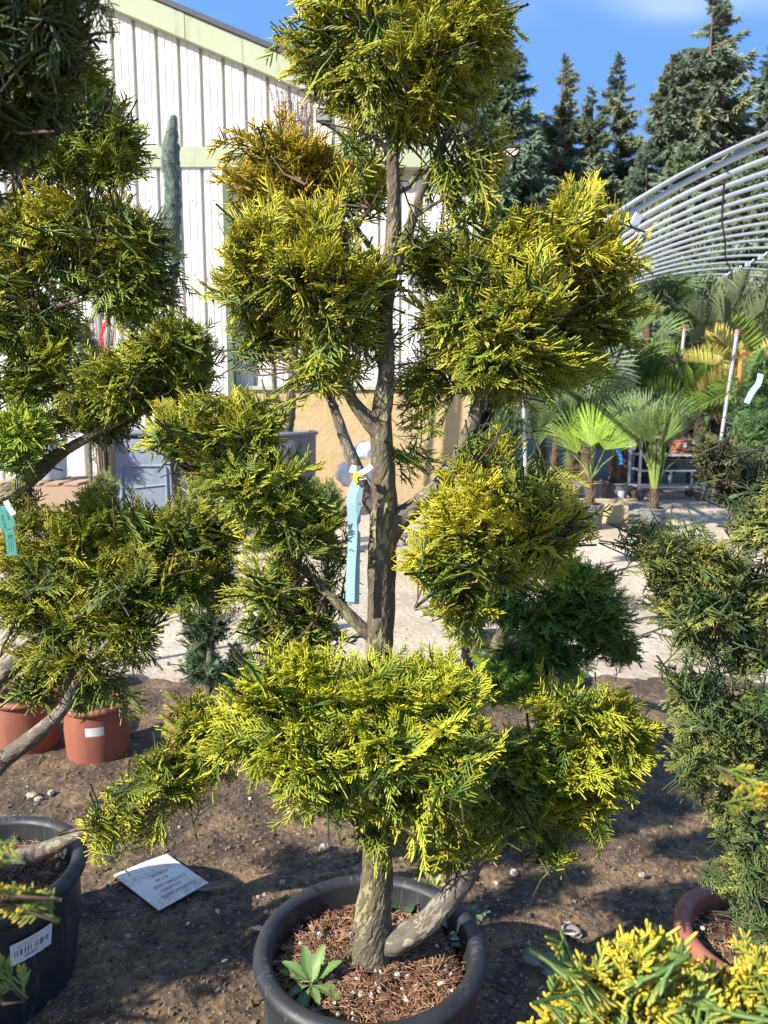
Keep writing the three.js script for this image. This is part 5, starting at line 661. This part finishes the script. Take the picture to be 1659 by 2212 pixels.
far('feathery date palm cut off by the right edge', 1665, 760, 16.5, { name: 'feather_palm', r: 0.17, n: 30, set: PINN, size: 1.15, seed: 32, tilt0: 0.05, tilt1: 1.5 });
far('low feathery palm with fresh green fronds behind the trolley', 1510, 900, 15, { name: 'feather_palm', r: 0.14, n: 28, set: PINN_G, size: 0.95, seed: 33, tilt0: 0.05, tilt1: 1.4 });
far('yellowing feathery palm behind the fluffy conifer', 1622, 830, 13, { name: 'feather_palm', r: 0.12, n: 20, set: [PINN_Y[0], PINN_G[0], PINN_Y[0]], size: 0.8, seed: 34, tilt0: 0.3, tilt1: 1.8 });
far('green feathery palm between the palm group and the trolley', 1395, 880, 16, { name: 'feather_palm', r: 0.12, n: 22, set: PINN_G, size: 0.9, seed: 35, tilt0: 0.1, tilt1: 1.3 });
far('feathery palm in shade at the back of the palm yard', 1480, 790, 22, { name: 'feather_palm', r: 0.15, n: 26, set: PINN, size: 1.2, seed: 36, tilt0: 0.1, tilt1: 1.4 });
// small things among the palms
{
  const bt = thing('blue_tag', 'bright blue plastic tag hanging in the palm group', 'tag', at(1333, 975, 11.6)); part(bt, 'strip', strip([V(-0.06, 0.06, 0), V(0, 0.02, 0.02), V(0.05, -0.1, 0.02), V(0.07, -0.2, 0)], 0.05, V(0, 0.2, 1)), std({ color: col(0.02, 0.28, 0.75), roughness: 0.4 }));
  const ct = thing('plant_tag', 'pale cyan tag on the fluffy conifer at the right edge', 'tag', at(1630, 835, 7.6)); part(ct, 'strip', strip([V(0.05, 0.12, 0), V(0.02, 0.03, 0.03), V(-0.03, -0.05, 0.02), V(-0.07, -0.16, 0)], 0.055, V(0, 0.1, 1)), std({ color: col(0.45, 0.78, 0.85), roughness: 0.4 }));
  const ob = thing('orange_ribbon', 'orange ribbon hanging from the yellowing palm', 'ribbon', at(1598, 800, 12.5)); part(ob, 'strip', strip([V(0.1, 0.22, 0), V(0.03, 0.3, 0), V(0, 0.15, 0), V(-0.01, -0.1, 0), V(-0.03, -0.35, 0)], 0.06, V(0, 0, 1)), std({ color: col(0.85, 0.3, 0.08), roughness: 0.5 }));
  const WOOD = std({ map: tex(256, 0.6, (u, v) => lin(mix3([0.3, 0.24, 0.14], [0.46, 0.38, 0.24], fbm(u * 20, v * 4, 171, 4, 20)))), roughness: 0.9 });
  const tb = thing('timber_block', 'squared pale timber block on the paving between the palm pots', 'timber', gnd(1333, 1133)); part(tb, 'block', metricUV(new RoundedBoxGeometry(0.27, 0.26, 0.3, 2, 0.012).translate(0, 0.13, -0.1)), WOOD); const tk = thing('timber_beam', 'long timber beam lying behind the front palm pot', 'timber', gnd(1285, 1118)); part(tk, 'beam', metricUV(new RoundedBoxGeometry(0.9, 0.14, 0.16, 2, 0.01).translate(0, 0.2, 0)), WOOD); part(tk, 'foot', box(-0.4, -0.3, 0, 0.129, -0.07, 0.07), WOOD); part(tk, 'foot', box(0.3, 0.4, 0, 0.129, -0.07, 0.07), WOOD);
  const lb = new THREE.PlaneGeometry(1, 1, 6, 1), ps = lb.attributes.position; for (let i = 0; i < ps.count; i++) { const th = 0.25 + ps.getX(i) * 0.5, y = 0.25 + ps.getY(i) * 0.12, r = 0.22 * (0.78 + 0.22 * y / 0.42) + 0.004; ps.setXYZ(i, Math.sin(th) * r, y, Math.cos(th) * r); } lb.computeVertexNormals(); const pw = scene.children.find((o) => o.userData.label === 'dark nursery pot with a white label beside the timber block'); part(pw, 'white_label', lb, PAPER);
  // trolley
  const D = 13.2, o = V(at(1440, 1000, D).x, 0, -D), t = thing('plant_trolley', 'steel plant trolley with black shelf trays behind the tied palm', 'trolley', o), w = 1.1, d = 0.55, top = 1.0;
  for (const x of [-w / 2, w / 2]) for (const z of [-d / 2, d / 2]) { part(t, 'post', box(x - 0.02, x + 0.02, 0.2, top, z - 0.02, z + 0.02), GALV); const q = part(t, 'wheel', new THREE.CylinderGeometry(0.085, 0.085, 0.04, 20).rotateX(Math.PI / 2), std({ color: col(0.09, 0.06, 0.05), roughness: 0.7 })); q.position.set(x * 0.92, 0.085, z * 0.8); }
  for (const y of [0.22, 0.5, 0.76]) part(t, 'shelf', new RoundedBoxGeometry(w - 0.05, 0.035, d - 0.05, 2, 0.01).translate(0, y, 0), GALV); for (let k = 0; k < 4; k++) part(t, 'black_tray', new RoundedBoxGeometry(w * 0.8, 0.035, d * 0.85, 2, 0.01).translate(0.05, 0.545 + k * 0.045, 0), BLACK_PLASTIC);
  const tp = pot('terracotta_pot', 'terracotta coloured pot standing on the upper shelf of the trolley', V(o.x + 0.22, 0.778, -D), 0.19, 0.24, 0.85, TERRACOTTA, { soil: 0.03, lip: 0.014, seed: 61 }); part(tp, 'white_label', box(-0.03, 0.03, 0.12, 0.2, 0.178, 0.186), PAPER);
  // poles standing in the palm yard
  const pole = (label, x0, y0, x1, y1, D2, r) => { const a = at(x0, y0, D2), b = at(x1, y1, D2), f = V(lerp(a.x, b.x, a.y / (a.y - b.y)), 0, a.z), e = thing('steel_pole', label, 'pole', f); part(e, 'shaft', tubeOf([V(0, 0, 0), a.clone().sub(f).multiplyScalar(0.5), a.clone().sub(f)], r, 8, 8), GALV); part(e, 'pink_cap', new THREE.CylinderGeometry(r * 1.2, r * 1.2, 0.08, 8).translate(a.x - f.x, a.y, 0), std({ color: col(0.6, 0.2, 0.2), roughness: 0.6 })); };
  pole('steel pole standing before the date palm', 1478, 712, 1472, 775, 15, 0.035); pole('tall leaning steel pole near the yellowing palm', 1592, 718, 1566, 890, 12.5, 0.03); pole('white pole standing at the left of the palm group', 1131, 830, 1133, 930, 11.2, 0.03);
}

// ---------------------------------------------------------------- fir wood behind
const FIRBOUGH = [1, 2, 3, 4].map((s) => {                                // one bough, one metre long, along +x, needles hanging
  const R = rng(s * 97), b = new Buf(), c = (f) => mix3([0.08, 0.11, 0.07], [0.22, 0.27, 0.17], f), P = (t) => V(t, -0.22 * t * t + 0.1 * t * t * t, (R() - 0.5) * 0.02);
  b.cord([P(0), P(0.4), P(0.8)], 0.018, 0.006, () => [0.14, 0.1, 0.07], 3);
  for (let k = 0; k < 16; k++) for (const s2 of [1, -1]) { const t = 0.12 + 0.86 * k / 16, o = P(t), l = 0.34 * (1.05 - t * 0.75) * (0.6 + R() * 0.7), dir = V(0.55 + R() * 0.3, -0.25 - R() * 0.45, s2 * (0.5 + R() * 0.4)).normalize(); for (let j = 0; j < 3; j++) { const q = o.clone().addScaledVector(dir, l * j * 0.3), d2 = dir.clone().add(V(R() - 0.5, -R() * 0.8, R() - 0.5).multiplyScalar(0.9)).normalize(), l2 = 0.13 + R() * 0.12; b.cord([q, q.clone().addScaledVector(d2, l2 * 0.5), q.clone().addScaledVector(d2, l2)], 0.022, 0.008, c, 3); } }
  for (let k = 0; k < 5; k++) { const d = V(0.9, R() * 0.4 - 0.3, R() - 0.5).normalize(); b.cord([P(0.9), P(0.9).addScaledVector(d, 0.1), P(0.9).addScaledVector(d, 0.2)], 0.028, 0.01, c, 3); }
  return b.build();
});
const FIRBARK = std({ map: barkMap([0.2, 0.15, 0.11], [0.4, 0.31, 0.23], [0.4, 0.36, 0.28], 0.2), bumpMap: barkBump, bumpScale: 0.02, roughness: 1 });
function fir(label, px, pyTop, D, wpx, o = {}) {
  const { seed = 1, bare = 0.1, dense = 1, tint = [1, 1, 1], lean = 0 } = o, top = at(px, pyTop, D), Hh = top.y, base = V(top.x, 0, -D), t = thing('fir_tree', label, 'tree', base), R = rng(seed * 131), W = wpx * 0.85 * mpp(pyTop, D);
  part(t, 'trunk', limbGeometry([V(0, 0, 0), V(0.05, Hh * 0.4, 0), V(0.1 * (R() - 0.5), Hh * 0.75, 0), V(0, Hh, 0)], [Hh * 0.013, Hh * 0.01, Hh * 0.006, 0.015], null, { sides: 10, step: 0.6, rough: 0.1, seed }), FIRBARK);
  const m = FIRBOUGH.map(() => []), c = FIRBOUGH.map(() => []), N = Math.round(520 * dense);
  const gapA = [0, 1, 2, 3, 4].map(() => [R() * 0.85, R() * 6.28]);
  for (let k = 0; k < N; k++) {
    const f = Math.pow(R(), 1.25), y = Hh * (1 - f * (1 - bare)) - 0.3 * (1 - f), a = R() * 6.283; if (gapA.some(([gf, ga]) => Math.abs(f - gf) < 0.05 && Math.cos(a - ga) > 0.2)) continue;
    const rl = W * (0.05 + 1.05 * Math.pow(f, 0.72)) * (0.6 + R() * 0.6) * (1 - 0.35 * smoothstep(f, 0.8, 1)), i = k % 4, s = Math.max(0.35, rl); quat.setFromEuler(eul.set(0, a, lerp(0.5, -0.35, f) + (R() - 0.5) * 0.35, 'YXZ')); const th = 0.7 + Math.min(0.6, 0.8 / s);
    m[i].push(new THREE.Matrix4().compose(V(0, y, 0), quat, V(s, s * th, s * th))); const v = 0.7 + R() * 0.6, br = R() > 0.85 ? 1.15 : 1; c[i].push(col(tint[0] * v * br, tint[1] * v, tint[2] * v * (br > 1 ? 0.8 : 1)));
  }
  FIRBOUGH.forEach((g, i) => inst(t, 'crown', g, LEAF, m[i], c[i]));
}
fir('tall dark fir directly right of the foremost crown', 1092, 60, 44, 210, { seed: 1, tint: [0.75, 0.9, 0.9] });
fir('slim brownish fir with a pointed top, second from the left', 1216, 112, 47, 170, { seed: 2, tint: [1.15, 1, 0.85] });
fir('shorter bushy fir between two slim pointed firs', 1282, 178, 46, 150, { seed: 3, tint: [0.95, 1, 0.95] });
fir('sparse slim fir with see-through branches', 1342, 108, 48, 150, { seed: 4, dense: 0.75, tint: [1.1, 1.05, 0.95] });
fir('broad fir with a rounded lower top left of the tallest fir', 1462, 108, 46, 190, { seed: 5, dense: 1.1 });
fir('tallest thick fir whose tip reaches the upper edge', 1542, -20, 47, 260, { seed: 6, dense: 1.3 });
fir('dark fir cut off by the right edge', 1672, 92, 45, 200, { seed: 7, tint: [0.8, 0.9, 0.9] });
fir('low fir filling the gap behind the golden crown tip', 1400, 300, 44, 150, { seed: 8, tint: [0.8, 0.95, 0.9] });
fir('low fir beside the gutter end', 1150, 330, 48, 160, { seed: 9, tint: [0.8, 0.9, 0.85] });
fir('half-hidden fir behind the foremost crown', 985, 150, 50, 190, { seed: 10, tint: [0.7, 0.85, 0.85] });
fir('low dark fir behind the nearest tunnel hoop', 1600, 310, 43, 170, { seed: 12, tint: [0.75, 0.88, 0.8] });
fir('bare-stemmed tall fir behind the middle hoops', 1480, 300, 40, 130, { seed: 13, bare: 0.45, tint: [0.9, 1, 0.8] });
fir('bare-stemmed fir behind the hoops at right', 1632, 330, 38, 130, { seed: 14, bare: 0.5, tint: [0.9, 1, 0.8] });
// the dark wood behind, read as one mass
{
  const R = rng(900), m = [], c = []; for (let k = 0; k < 60; k++) { const x = lerp(-20, 75, (k + R()) / 60), z = -58 - R() * 16, h = 11 + R() * 5; for (let j = 0; j < 70; j++) { const f = Math.pow(R(), 1.1), a = R() * 6.283, s = 0.6 + 2.6 * Math.pow(f, 0.7) * (0.6 + R() * 0.5); quat.setFromEuler(eul.set(0, a, lerp(0.4, -0.3, f), 'YXZ')); m.push(new THREE.Matrix4().compose(V(x, h * (1 - f * 0.95), z), quat, V(s, s, s))); const v = 0.5 + R() * 0.5; c.push(col(v * 0.8, v * 0.9, v * 0.75)); } }
  inst(scene, 'distant_wood', FIRBOUGH[0], LEAF, m, c);
}
renderer.render(scene, camera);
